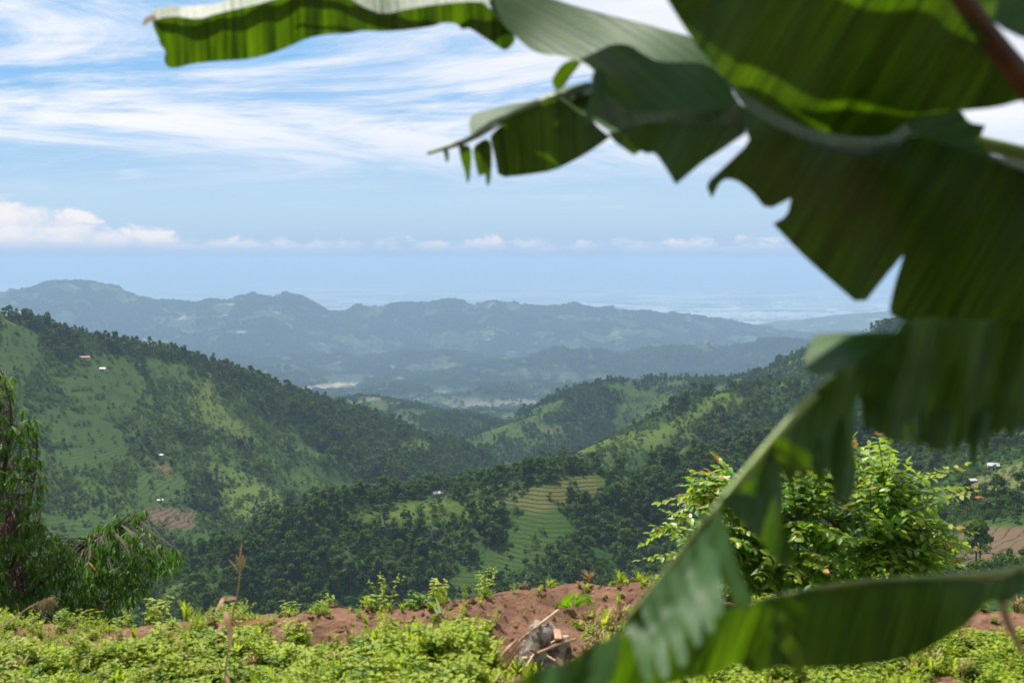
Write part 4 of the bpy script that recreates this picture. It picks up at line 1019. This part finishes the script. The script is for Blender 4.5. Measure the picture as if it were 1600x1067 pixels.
# ------------------------------------------------------------------ banana plant close to the camera
def mat_banana():
    m, t, out = new_mat('banana_blade')
    uv = t.add('ShaderNodeUVMap', uv_map='UVMap').outputs[0]
    sp = t.add('ShaderNodeSeparateXYZ'); t.l.new(uv, sp.inputs[0])
    st_ = t.noise(t.comb(t.math('MULTIPLY', sp.outputs[0], 1.), t.math('MULTIPLY', sp.outputs[1], .035), 0.), 62., 4, .6)
    st2 = t.noise(t.comb(t.math('MULTIPLY', sp.outputs[0], 1.), t.math('MULTIPLY', sp.outputs[1], .06), 3.), 16., 4, .6)
    big = t.noise(uv, 3.2, 4, .6)
    c = t.mixc(t.mrange(st_, .3, .7), (.014, .050, .006, 1), (.030, .090, .011, 1))
    c = t.mixc(t.mrange(st2, .3, .7, 0., .55), c, (.014, .046, .008, 1))
    c = t.mixc(t.mrange(big, .68, .80, 0., .6), c, (.16, .19, .03, 1))
    b = principled(t, c, .55, .22)
    tr = t.add('ShaderNodeBsdfTranslucent')
    tcl = t.mixc(t.mrange(t.math('ADD', t.math('MULTIPLY', st_, .45), t.math('MULTIPLY', st2, .55)), .35, .68), (.018, .070, .001, 1), (.31, .62, .005, 1))
    t.l.new(tcl, tr.inputs[0])
    mx = t.add('ShaderNodeMixShader'); mx.inputs[0].default_value = .155
    t.l.new(b.outputs[0], mx.inputs[1]); t.l.new(tr.outputs[0], mx.inputs[2])
    bm_ = t.add('ShaderNodeBump'); bm_.inputs['Strength'].default_value = .5; bm_.inputs['Distance'].default_value = .004
    t.l.new(st_, bm_.inputs['Height']); t.l.new(bm_.outputs[0], b.inputs['Normal'])
    t.l.new(mx.outputs[0], out.inputs[0]); return m
M['banana'] = mat_banana()
M['rib'] = mat_plain_col('banana_midrib', (.12, .18, .035), (.20, .26, .06), 14., .5, .4)
M['brownrib'] = mat_plain_col('banana_old_midrib', (.045, .024, .012), (.10, .055, .028), 14., .6, .3)
M['pseudo'] = mat_plain_col('banana_stem', (.10, .13, .04), (.20, .17, .08), 6., .6, .3)
M['dryrib'] = mat_plain_col('dry_leaf_edge', (.20, .13, .06), (.34, .25, .13), 20.)

def smooth_outline(poly, step=9., it=1):
    p = [np.array(q, float) for q in poly]
    for _ in range(it):                                # round the corners a little, keep sharp tears
        q = []
        for i in range(len(p)):
            a, b, c = p[i - 1], p[i], p[(i + 1) % len(p)]
            u, v = a - b, c - b; cs = np.dot(u, v) / (np.linalg.norm(u) * np.linalg.norm(v) + 1e-9)
            if cs > .1: q.append(b)
            else: q += [b + u * .22, b + v * .22]
        p = q
    out = []
    for i in range(len(p)):
        a, b = p[i], p[(i + 1) % len(p)]; n = max(1, int(np.linalg.norm(b - a) / (step * 2)))
        out += [a + (b - a) * k / n for k in range(n)]
    return out
def blade(parent, origin, poly, ctrl, vein=0., ripple=.006, wl=26., name='blade', mat=None, seed=0):
    """a leaf blade: outline in photo pixels, its own distances at a few points, smoothly curved between them.
    vein = direction of the side veins in degrees"""
    ol = smooth_outline(poly); n = len(ol); pts = [Vector((float(q[0]), float(q[1]))) for q in ol]
    A = np.array(ol); x0, y0 = A.min(0); x1, y1 = A.max(0); g = 15.
    gx_, gy_ = np.meshgrid(np.arange(x0 + g / 2, x1, g), np.arange(y0 + g / 2, y1, g)); gx_ = gx_.ravel() + RNG.uniform(-3, 3, gx_.size); gy_ = gy_.ravel() + RNG.uniform(-3, 3, gy_.size)
    ins = in_poly(gx_, gy_, [tuple(q) for q in ol])
    for px_, py_ in zip(gx_[ins], gy_[ins]):
        if np.min(np.hypot(A[:, 0] - px_, A[:, 1] - py_)) > 6: pts.append(Vector((float(px_), float(py_))))
    vv, _, ff, *_ = delaunay_2d_cdt(pts, [(i, (i + 1) % n) for i in range(n)], [], 1, 1e-4)
    V2 = np.array([(v.x, v.y) for v in vv])
    C = np.array(ctrl, float); K = len(C)
    def phi(d): return np.where(d > 0, d * d * np.log(d + 1e-9), 0)
    if K >= 4:                                         # thin-plate interpolation of the distance
        S_ = 300.; Q = C[:, :2] / S_; Kx = phi(np.hypot(Q[:, None, 0] - Q[None, :, 0], Q[:, None, 1] - Q[None, :, 1])) + np.eye(K) * 1e-3
        Pm = np.hstack([np.ones((K, 1)), Q]); A_ = np.block([[Kx, Pm], [Pm.T, np.zeros((3, 3))]]); sol = np.linalg.lstsq(A_, np.r_[C[:, 2], 0, 0, 0], rcond=None)[0]
        q = V2 / S_; D = phi(np.hypot(q[:, None, 0] - Q[None, :, 0], q[:, None, 1] - Q[None, :, 1])) @ sol[:K] + np.hstack([np.ones((len(q), 1)), q]) @ sol[K:]
    else:
        Pm = np.hstack([np.ones((K, 1)), C[:, :2]]); sol = np.linalg.lstsq(Pm, C[:, 2], rcond=None)[0]; D = np.hstack([np.ones((len(V2), 1)), V2]) @ sol
    va = math.radians(vein); across = V2[:, 0] * math.sin(va) + V2[:, 1] * math.cos(va); along = V2[:, 0] * math.cos(va) - V2[:, 1] * math.sin(va)
    D = D + ripple * np.sin(across / wl * 2 * math.pi / 2.2 + seed + along * .004) * .6 + ripple * (fbm(across / wl + seed * 3.1, along / 170., 171 + seed, 3) - .5) * 2.4
    W = np.array([P(a, b, d) for (a, b), d in zip(V2, D)]) - origin
    F = [tuple(f) for f in ff]
    o = mesh_obj(name, W, F, mat or M['banana'], parent, True); me = o.data
    ul = me.uv_layers.new(name='UVMap'); ui = np.stack([across / 400., along / 400.], -1)
    li = np.zeros(len(me.loops), np.int32); me.loops.foreach_get('vertex_index', li); ul.data.foreach_set('uv', ui[li].astype(np.float32).ravel())
    return o
def rib(parent, origin, pts, r0, r1, mat='rib', name='midrib', n=24):
    mb = MB(); p = spline([P(*q) - origin for q in pts], n); mb.tube(p, list(np.linspace(r0, r1, n)), 8); return mb.obj(name, M[mat], parent, True)

STEM = np.array([P(1990, 500, 2.05)[0], 2.05, 0.]); STEM[2] = bz(STEM[0], STEM[1])
plant = empty('banana_plant', STEM); tag(plant, 'large banana plant with torn arching leaves filling the right foreground', 'banana plant')
mb = MB(); gz = -STEM[2]
mb.tube([(0, 0, -.1), (.01, 0, gz * .4), (0, 0, gz * .8), (-.02, 0, gz + .15)], [.13, .11, .09, .06], 14); mb.obj('pseudostem', M['pseudo'], plant, True)
def leaf_part(label=None):
    o = bpy.data.objects.new('leaf', None); COL.objects.link(o); o.parent = plant
    if label: o['label'] = label
    return o
O = STEM
# leaf A: long arching leaf across the top of the picture
A_ = leaf_part('long arching bright leaf with a drooping tip across the top')
blade(A_, O, [(238, 32), (270, 25), (310, 31), (340, 21), (400, 8), (440, -4), (535, -10), (565, 10), (598, 23), (640, 14), (690, 6), (750, 2), (763, 10), (785, 38), (808, 60), (797, 75), (788, 80), (770, 68), (745, 52), (733, 44), (722, 47), (714, 37), (690, 36), (680, 41),
               (640, 47), (600, 50), (565, 48), (545, 53), (510, 54), (480, 60), (455, 72), (425, 84), (390, 93), (340, 96), (300, 100), (275, 107), (262, 106), (256, 95), (259, 80), (250, 70), (247, 58), (240, 45)],
      [(238, 30, 2.72), (500, -5, 2.6), (800, 40, 2.45), (262, 106, 2.76), (500, 55, 2.66), (785, 78, 2.5), (640, 30, 2.53)], 92, .008, 30, seed=1)
blade(A_, O, [(238, 12), (300, 10), (345, 6), (365, -5), (420, -25), (760, -25), (766, 0), (762, 10), (750, 2.5), (690, 6.5), (640, 14.5), (598, 23.5), (565, 10.5), (535, -9), (440, -3.5), (400, 8.5), (340, 21.5), (310, 31.5), (270, 25.5), (238, 32.5)],
      [(238, 30, 2.72), (500, -5, 2.6), (760, 5, 2.47), (300, 8, 2.76), (420, -25, 2.70), (760, -25, 2.53), (640, 14, 2.54)], 95, .003, 40, seed=2)
blade(A_, O, [(763, 10), (765, -20), (850, -6), (900, 10), (960, 26), (1000, 35), (1050, 50), (1082, 58), (1112, 100), (1150, 140), (1130, 170), (1000, 140), (900, 95), (880, 88), (850, 86), (830, 79), (810, 62), (785, 38)],
      [(765, 0, 2.5), (810, 62, 2.42), (900, 92, 2.32), (960, 26, 2.46), (1082, 58, 2.30), (1130, 150, 2.12), (1000, 100, 2.22)], 150, .004, 60, seed=3)
blade(A_, O, [(224, 32), (232, 25), (242, 24), (245, 32), (232, 36), (222, 42)], [(224, 32, 2.72), (242, 24, 2.72), (240, 35, 2.71)], 0, .003, 20, 'dry_tip', M['dryrib'], 4)
rib(A_, O, [(430, -30, 2.72), (700, -32, 2.58), (800, 5, 2.60), (900, 58, 2.56), (1060, 92, 2.42), (1300, 170, 2.2), (1700, 270, 2.12), (1980, 420, 2.05)], .003, .014)
# leaf B: big blade seen from below with light coming through
B_ = leaf_part('broad translucent olive leaf seen from below at the top right')
blade(B_, O, [(1030, -60), (1036, -10), (1070, 45), (1100, 88), (1140, 130), (1200, 170), (1260, 200), (1320, 213), (1385, 216), (1412, 195), (1440, 180), (1500, 174), (1560, 168), (1600, 156), (1700, 148), (1700, 250), (1600, 132), (1560, 84), (1495, -5), (1460, -60)],
      [(1036, -10, 1.86), (1140, 130, 1.87), (1320, 213, 1.87), (1385, 216, 1.86), (1560, 168, 1.82), (1495, 0, 1.60), (1590, 125, 1.69), (1300, 60, 1.72), (1200, -50, 1.70), (1700, 150, 1.84)], 58, .012, 70, seed=5)
blade(B_, O, [(1480, -60), (1512, 0), (1560, 42), (1600, 62), (1700, 85), (1700, -60)], [(1500, -20, 1.60), (1600, 62, 1.68), (1700, -60, 1.80), (1700, 85, 1.88)], 20, .006, 60, seed=6)
rib(B_, O, [(1462, -70, 1.57), (1505, 0, 1.60), (1555, 70, 1.64), (1605, 130, 1.695), (1720, 250, 1.84), (1985, 470, 2.05)], .010, .020, 'brownrib')
blade(B_, O, [(1415, 192), (1450, 176), (1500, 170), (1514, 192), (1540, 196), (1532, 215), (1520, 218), (1556, 248), (1480, 228), (1424, 206)], [(1415, 192, 1.90), (1500, 170, 1.92), (1540, 200, 1.90), (1556, 248, 1.86)], 20, .006, 40, seed=7)
# leaf C: drooping leaf with a torn tip
C_ = leaf_part('drooping leaf with a tattered fringe at its pointed tip')
blade(C_, O, [(765, 212), (800, 182), (830, 168), (872, 152), (890, 165), (905, 177), (920, 180), (935, 200), (954, 214), (930, 232), (900, 250), (865, 267), (820, 274), (779, 278), (774, 250), (768, 224)],
      [(765, 212, 2.42), (872, 155, 2.33), (954, 214, 2.27), (779, 278, 2.46), (865, 266, 2.40)], 95, .006, 36, seed=8)
blade(C_, O, [(716, 226), (736, 228), (737, 250), (734, 282), (730, 287), (727, 270), (720, 250)], [(716, 226, 2.46), (736, 228, 2.45), (733, 285, 2.49)], 95, .004, 12, seed=9)
blade(C_, O, [(738, 230), (758, 216), (768, 222), (769, 250), (766, 286), (761, 292), (758, 272), (748, 276), (743, 258)], [(738, 230, 2.45), (768, 222, 2.42), (764, 290, 2.48)], 95, .004, 12, seed=10)
blade(C_, O, [(692, 232), (700, 232), (702, 248), (698, 256), (695, 246)], [(692, 232, 2.48), (702, 232, 2.47), (698, 256, 2.49)], 95, .002, 12, seed=11)
blade(C_, O, [(736, 214), (733, 190), (737, 178), (780, 167), (840, 156), (868, 141), (890, 134), (926, 127), (930, 146), (880, 158), (830, 167), (797, 180), (760, 206)],
      [(736, 214, 2.45), (735, 180, 2.60), (840, 156, 2.55), (926, 127, 2.45), (880, 158, 2.33), (797, 182, 2.42)], 60, .005, 30, seed=12)
blade(C_, O, [(871, 152), (895, 137), (930, 127), (960, 140), (985, 160), (1000, 174), (1050, 171), (1100, 171), (1150, 164), (1168, 190), (1164, 207), (1140, 196), (1080, 196), (1020, 193), (985, 200), (966, 212), (952, 206), (932, 192), (905, 178), (888, 164)],
      [(871, 152, 2.33), (930, 128, 2.42), (1000, 174, 2.30), (1150, 164, 2.10), (1164, 205, 2.02), (966, 212, 2.20), (1080, 196, 2.08)], 110, .004, 40, seed=13)
rib(C_, O, [(668, 240, 2.50), (700, 230, 2.48), (738, 216, 2.45), (800, 180, 2.41), (850, 160, 2.36), (880, 152, 2.34), (960, 170, 2.40), (1160, 180, 2.26), (1400, 260, 2.16), (1700, 360, 2.10), (1985, 520, 2.05)], .003, .014)
blade(C_, O, [(876, 102), (896, 92), (908, 99), (890, 122), (880, 138), (868, 142), (861, 126)], [(876, 102, 2.2), (905, 97, 2.2), (868, 140, 2.26)], 60, .004, 20, seed=14)
# leaf D/E: the big shaded leaf in the middle
E_ = leaf_part('big dark drooping leaf torn into pointed flaps')
blade(E_, O, [(905, 93), (930, 82), (955, 69), (985, 70), (1005, 85), (1030, 98), (1105, 97), (1140, 132), (1155, 166), (1100, 174), (1050, 174), (1000, 178), (975, 168), (952, 152), (936, 124), (924, 106)],
      [(905, 93, 2.16), (985, 70, 2.20), (1105, 97, 2.02), (1155, 166, 1.92), (1000, 178, 2.04), (936, 124, 2.10)], 140, .006, 30, seed=15)
blade(E_, O, [(924, 116), (938, 108), (948, 118), (946, 142), (936, 166), (921, 196), (912, 196), (917, 170), (926, 145)], [(930, 112, 2.09), (946, 140, 2.06), (915, 196, 2.05)], 80, .004, 20, seed=16)
blade(E_, O, [(950, 208), (966, 205), (985, 198), (1020, 191), (1080, 194), (1140, 194), (1168, 207), (1120, 240), (1100, 252), (1056, 289), (1040, 262), (1023, 238), (1010, 241), (1001, 235), (991, 244), (975, 232), (960, 222)],
      [(950, 208, 2.16), (1080, 194, 2.04), (1168, 207, 1.95), (1056, 289, 2.08), (1001, 235, 2.12)], 60, .006, 40, seed=17)
blade(E_, O, [(1138, 134), (1160, 168), (1210, 198), (1270, 224), (1320, 244), (1360, 250), (1400, 230), (1426, 208), (1480, 226), (1560, 250), (1700, 300), (1700, 540), (1600, 520), (1415, 500), (1388, 492), (1396, 450), (1412, 398), (1380, 436), (1346, 479), (1300, 440), (1250, 395),
              (1208, 350), (1230, 337), (1236, 310), (1198, 329), (1175, 300), (1150, 281), (1128, 280), (1112, 310), (1102, 288), (1130, 262), (1172, 222), (1166, 206), (1155, 166)],
      [(1138, 134, 1.96), (1160, 190, 1.92), (1102, 288, 2.04), (1200, 328, 2.0), (1346, 479, 2.0), (1270, 224, 1.82), (1360, 250, 1.76), (1426, 208, 1.80), (1560, 250, 1.84), (1700, 300, 1.95), (1400, 500, 1.96), (1700, 540, 2.0), (1300, 340, 1.92)], 60, .010, 60, seed=18)
blade(E_, O, [(1125, 104), (1170, 118), (1220, 150), (1290, 178), (1340, 188), (1395, 178), (1440, 168), (1440, 205), (1400, 231), (1360, 251), (1320, 245), (1270, 225), (1210, 199), (1160, 169)],
      [(1125, 104, 2.10), (1220, 150, 2.10), (1340, 188, 2.06), (1440, 168, 2.05), (1400, 231, 1.79), (1360, 251, 1.76), (1270, 225, 1.82), (1160, 169, 1.93)], 100, .002, 60, seed=19)
blade(E_, O, [(1418, 204), (1450, 206), (1500, 222), (1550, 243), (1600, 250), (1700, 262), (1700, 305), (1560, 252), (1480, 228)], [(1418, 204, 1.82), (1550, 243, 1.95), (1700, 262, 2.1), (1560, 252, 1.85)], 20, .004, 40, seed=20)
rib(E_, O, [(1145, 160, 2.02), (1250, 235, 1.95), (1400, 300, 1.93), (1600, 370, 1.98), (1985, 560, 2.05)], .004, .016)
# leaf F: nearest leaf, hanging in strips towards the lower left
F_ = leaf_part('long bent leaf shredded into hanging strips, pale where sunlit')
blade(F_, O, [(1270, 521), (1310, 520), (1402, 519), (1396, 536), (1350, 556), (1330, 576), (1276, 589), (1260, 580), (1257, 560)], [(1270, 521, 1.72), (1402, 519, 1.66), (1276, 589, 1.58), (1350, 556, 1.56)], 20, .004, 40, seed=21)
blade(F_, O, [(1345, 560), (1400, 522), (1415, 494), (1600, 500), (1700, 500), (1700, 650), (1600, 668), (1560, 672), (1530, 682), (1524, 728), (1517, 728), (1514, 690), (1490, 690), (1475, 706), (1455, 700), (1440, 690), (1400, 692), (1362, 674), (1350, 640), (1340, 616), (1335, 640), (1334, 700), (1342, 740),
              (1327, 792), (1316, 780), (1300, 742), (1260, 712), (1235, 692), (1205, 690), (1240, 650), (1275, 608)],
      [(1345, 560, 1.55), (1415, 500, 1.58), (1700, 500, 1.8), (1700, 650, 1.82), (1450, 695, 1.66), (1325, 790, 1.52), (1275, 608, 1.52), (1205, 690, 1.48)], 75, .022, 42, seed=22)
blade(F_, O, [(1200, 692), (1214, 680), (1240, 694), (1268, 708), (1266, 735), (1256, 760), (1246, 735), (1238, 765), (1225, 745), (1212, 720)], [(1205, 690, 1.47), (1268, 708, 1.44), (1250, 755, 1.50)], 75, .008, 24, seed=23)
blade(F_, O, [(1118, 792), (1160, 740), (1203, 688), (1216, 720), (1206, 760), (1216, 800), (1240, 850), (1244, 885), (1222, 890), (1198, 855), (1176, 832), (1150, 800)],
      [(1118, 792, 1.40), (1203, 688, 1.47), (1240, 880, 1.48), (1160, 770, 1.42)], 70, .014, 30, seed=24)
blade(F_, O, [(1122, 778), (1150, 768), (1192, 772), (1196, 800), (1180, 836), (1155, 812)], [(1122, 778, 1.39), (1192, 772, 1.42), (1178, 836, 1.40)], 70, .006, 26, seed=25)
gfr = np.random.default_rng(612)
for k, x_ in enumerate(np.arange(1352, 1640, 21)):
    w_ = gfr.uniform(11, 19); l_ = gfr.uniform(24, 62); y_ = np.interp(x_, [1350, 1450, 1520, 1640], [640, 668, 660, 642]); dx_ = gfr.uniform(-9, 9); dd_ = np.interp(x_, [1350, 1640], [1.58, 1.79])
    blade(F_, O, [(x_ - w_ * .6, y_ - 26), (x_ + w_ * .6, y_ - 26), (x_ + w_ * .5 + dx_ * .4, y_ + l_ * .5), (x_ + dx_ + 2, y_ + l_), (x_ + dx_ - 2, y_ + l_), (x_ - w_ * .5 + dx_ * .4, y_ + l_ * .45)],
          [(x_ - w_, y_ - 26, dd_), (x_ + w_, y_ - 26, dd_ + .01), (x_ + dx_, y_ + l_, dd_ - gfr.uniform(-.02, .03))], 80, .004, 14, seed=50 + k)
for q in [[(1290, 640), (1318, 640), (1326, 700), (1318, 760), (1312, 800), (1300, 770), (1292, 700)], [(1236, 664), (1262, 640), (1284, 690), (1290, 740), (1284, 770), (1268, 730), (1250, 700)], [(1190, 708), (1212, 690), (1222, 740), (1226, 790), (1216, 812), (1204, 770), (1196, 740)]]:
    blade(F_, O, q, [(q[0][0], q[0][1], 1.56), (q[1][0], q[1][1], 1.55), (q[4][0], q[4][1], 1.50)], 75, .006, 18, seed=70)
STRIPS = [[(1116, 794), (1129, 800), (1142, 850), (1157, 900), (1178, 944), (1164, 958), (1140, 930), (1120, 884), (1104, 842)],
          [(1108, 808), (1122, 850), (1126, 900), (1132, 950), (1120, 968), (1106, 930), (1092, 880), (1088, 836)],
          [(1092, 832), (1108, 880), (1112, 930), (1118, 985), (1106, 990), (1090, 950), (1072, 900), (1066, 866)],
          [(1070, 862), (1084, 900), (1092, 950), (1098, 1000), (1088, 1012), (1068, 970), (1050, 925), (1044, 892)],
          [(1048, 886), (1060, 920), (1066, 970), (1076, 1035), (1062, 1042), (1044, 990), (1028, 945), (1022, 915)],
          [(1026, 912), (1038, 945), (1042, 1000), (1046, 1060), (1032, 1060), (1016, 1005), (1004, 960), (1000, 945)],
          [(1004, 940), (1014, 975), (1020, 1030), (1018, 1070), (1004, 1060), (990, 1010), (978, 985), (974, 975)]]
for k, q in enumerate(STRIPS):
    a, b = q[0], q[-1]; tip = q[4]
    f_ = k / 6; d0 = 1.385 + .10 * f_; dd = .15
    blade(F_, O, q, [(a[0], a[1], d0), (b[0], b[1], d0 + .01), (tip[0], tip[1], d0 - dd), (q[2][0], q[2][1], d0 - dd * .5)], 62, .008, 20, seed=30 + k)
rib(F_, O, [(962, 1010, 1.512), (977, 973, 1.497), (1042, 892, 1.462), (1121, 792, 1.402), (1206, 691, 1.478), (1279, 612, 1.53), (1350, 572, 1.62), (1450, 556, 1.76), (1560, 556, 1.88), (1700, 570, 1.98), (1985, 600, 2.05)], .0015, .010, n=40)
blade(F_, O, [(780, 1085), (830, 1048), (852, 1042), (885, 1036), (925, 1006), (955, 998), (964, 984), (972, 1000), (962, 1040), (948, 1085)], [(780, 1085, 1.62), (885, 1036, 1.56), (964, 986, 1.5), (948, 1085, 1.50)], 70, .012, 34, seed=40)
blade(F_, O, [(955, 1000), (985, 985), (1020, 960), (1060, 935), (1110, 935), (1170, 945), (1188, 936), (1240, 965), (1262, 1042), (1200, 1042), (1185, 1055), (1150, 1035), (1120, 1052), (1060, 1062), (1000, 1085), (955, 1085)],
      [(955, 1000, 1.60), (1110, 935, 1.60), (1188, 936, 1.62), (1262, 1042, 1.64), (955, 1085, 1.62)], 70, .016, 36, seed=41)
blade(F_, O, [(1204, 948), (1228, 980), (1256, 1016), (1258, 1048), (1246, 1062), (1234, 1030), (1214, 1002), (1200, 970)], [(1204, 948, 1.52), (1256, 1016, 1.50), (1246, 1060, 1.54)], 60, .004, 26, seed=42)
# leaf G: low dark leaf
G_ = leaf_part('low dark broad leaf lying across the lower right')
blade(G_, O, [(1168, 948), (1190, 938), (1250, 925), (1330, 912), (1400, 906), (1480, 904), (1560, 910), (1600, 885), (1700, 850), (1700, 900), (1600, 925), (1570, 942), (1545, 936), (1512, 975), (1480, 995), (1440, 1020), (1400, 1032), (1340, 1041), (1270, 1043), (1250, 1041), (1235, 1010), (1205, 975)],
      [(1168, 948, 1.66), (1400, 906, 1.68), (1560, 912, 1.74), (1700, 870, 1.86), (1400, 1032, 1.70), (1540, 935, 1.72), (1260, 1042, 1.68)], 75, .010, 50, seed=43)
rib(G_, O, [(1190, 937, 1.665), (1330, 911, 1.68), (1480, 903, 1.71), (1600, 890, 1.78), (1720, 850, 1.88), (1985, 740, 2.05)], .002, .010)
rib(G_, O, [(1563, 925, 1.75), (1572, 965, 1.74), (1588, 1000, 1.73), (1600, 1022, 1.73)], .006, .003, 'dryrib', 'dry_strip', 8)

# unseen upper leaves, added and placed to shade the banana leaves in view
def shade_leaf(mid, half, seed, label, sag=.16, tears=9):
    o = leaf_part(label); g = np.random.default_rng(seed); m_ = spline([np.array(q) - O for q in mid], 60)
    mb = MB(); mb.tube(m_, list(np.linspace(.020, .003, 60)), 8); mb.obj('midrib', M['rib'], o, True)
    for sgn in (-1, 1):
        V = []; F = []; UVs = []; cuts = set(g.choice(np.arange(10, 57), tears, replace=False)); rows = 9; prev = None
        for i in range(8, 60):
            f_ = (i - 8) / 51.; a = m_[min(i + 1, 59)] - m_[i - 1]; a /= np.linalg.norm(a); sd = np.cross(a, [0, 0, 1.]) * sgn; sd /= np.linalg.norm(sd)
            w = half * math.sin(math.pi * min(.97, .08 + .90 * f_)) ** .55
            def row(shift):
                b = len(V)
                for r in range(rows):
                    q = r / (rows - 1); V.append(m_[i] + sd * w * q * .96 + a * (w * q * .28 + shift * q) + np.array([0, 0, .05 * math.sin(q * 2.2) - sag * q * q + .010 * math.sin(i * 1.7) * q + shift * q * .5])); UVs.append((i * .02, q))
                return b
            if i in cuts and prev is not None:
                b = row(-.018); F += [(prev + r, prev + r + 1, b + r + 1, b + r) for r in range(rows - 1)]; prev = row(.018)
            else:
                b = row(0.)
                if prev is not None: F += [(prev + r, prev + r + 1, b + r + 1, b + r) for r in range(rows - 1)]
                prev = b
        bo = mesh_obj('blade', V, F, M['banana'], o, True); me = bo.data; ul = me.uv_layers.new(name='UVMap')
        li = np.zeros(len(me.loops), np.int32); me.loops.foreach_get('vertex_index', li); ul.data.foreach_set('uv', np.array(UVs, np.float32)[li].ravel())
    return o
TOPZ = .12
shade_leaf([(STEM[0], STEM[1], TOPZ), (.92, 2.16, .50), (.62, 2.24, .72), (.25, 2.28, .79), (-.05, 2.30, .75), (-.31, 2.31, .66)], .16, 501, 'unseen upper leaf placed for shade, arching over the top of the view', sag=.06, tears=4)
shade_leaf([(STEM[0], STEM[1], TOPZ), (.95, 2.00, .52), (.70, 2.06, .80), (.35, 2.09, .92), (.05, 2.10, .92), (-.27, 2.10, .84)], .12, 502, 'unseen higher leaf placed for shade above the arching one', sag=.05, tears=4)
shade_leaf([(STEM[0], STEM[1], TOPZ), (1.00, 2.20, .60), (.80, 2.35, .95), (.48, 2.45, 1.08), (.10, 2.46, 1.06), (-.40, 2.47, .95)], .16, 504, 'unseen upper leaf added for shade above the drooping leaf tip', sag=.06, tears=4)
shade_leaf([(STEM[0], STEM[1], TOPZ), (1.10, 1.85, .60), (1.0, 1.55, .90), (.82, 1.22, 1.0), (.66, .95, .92)], .28, 505, 'unseen upper leaf added for shade, leaning towards the viewpoint')
shade_leaf([(STEM[0], STEM[1], TOPZ), (1.25, 2.3, .55), (1.35, 2.7, .85), (1.42, 3.1, .88), (1.46, 3.4, .78)], .28, 506, 'unseen upper leaf added for shade at the far side of the stem')
shade_leaf([(STEM[0], STEM[1], TOPZ), (1.05, 2.25, .55), (.90, 2.5, .80), (.68, 2.75, .85), (.48, 2.95, .75)], .27, 503, 'unseen upper leaf added for shade, leaning away towards the valley')
#@@SECTION end
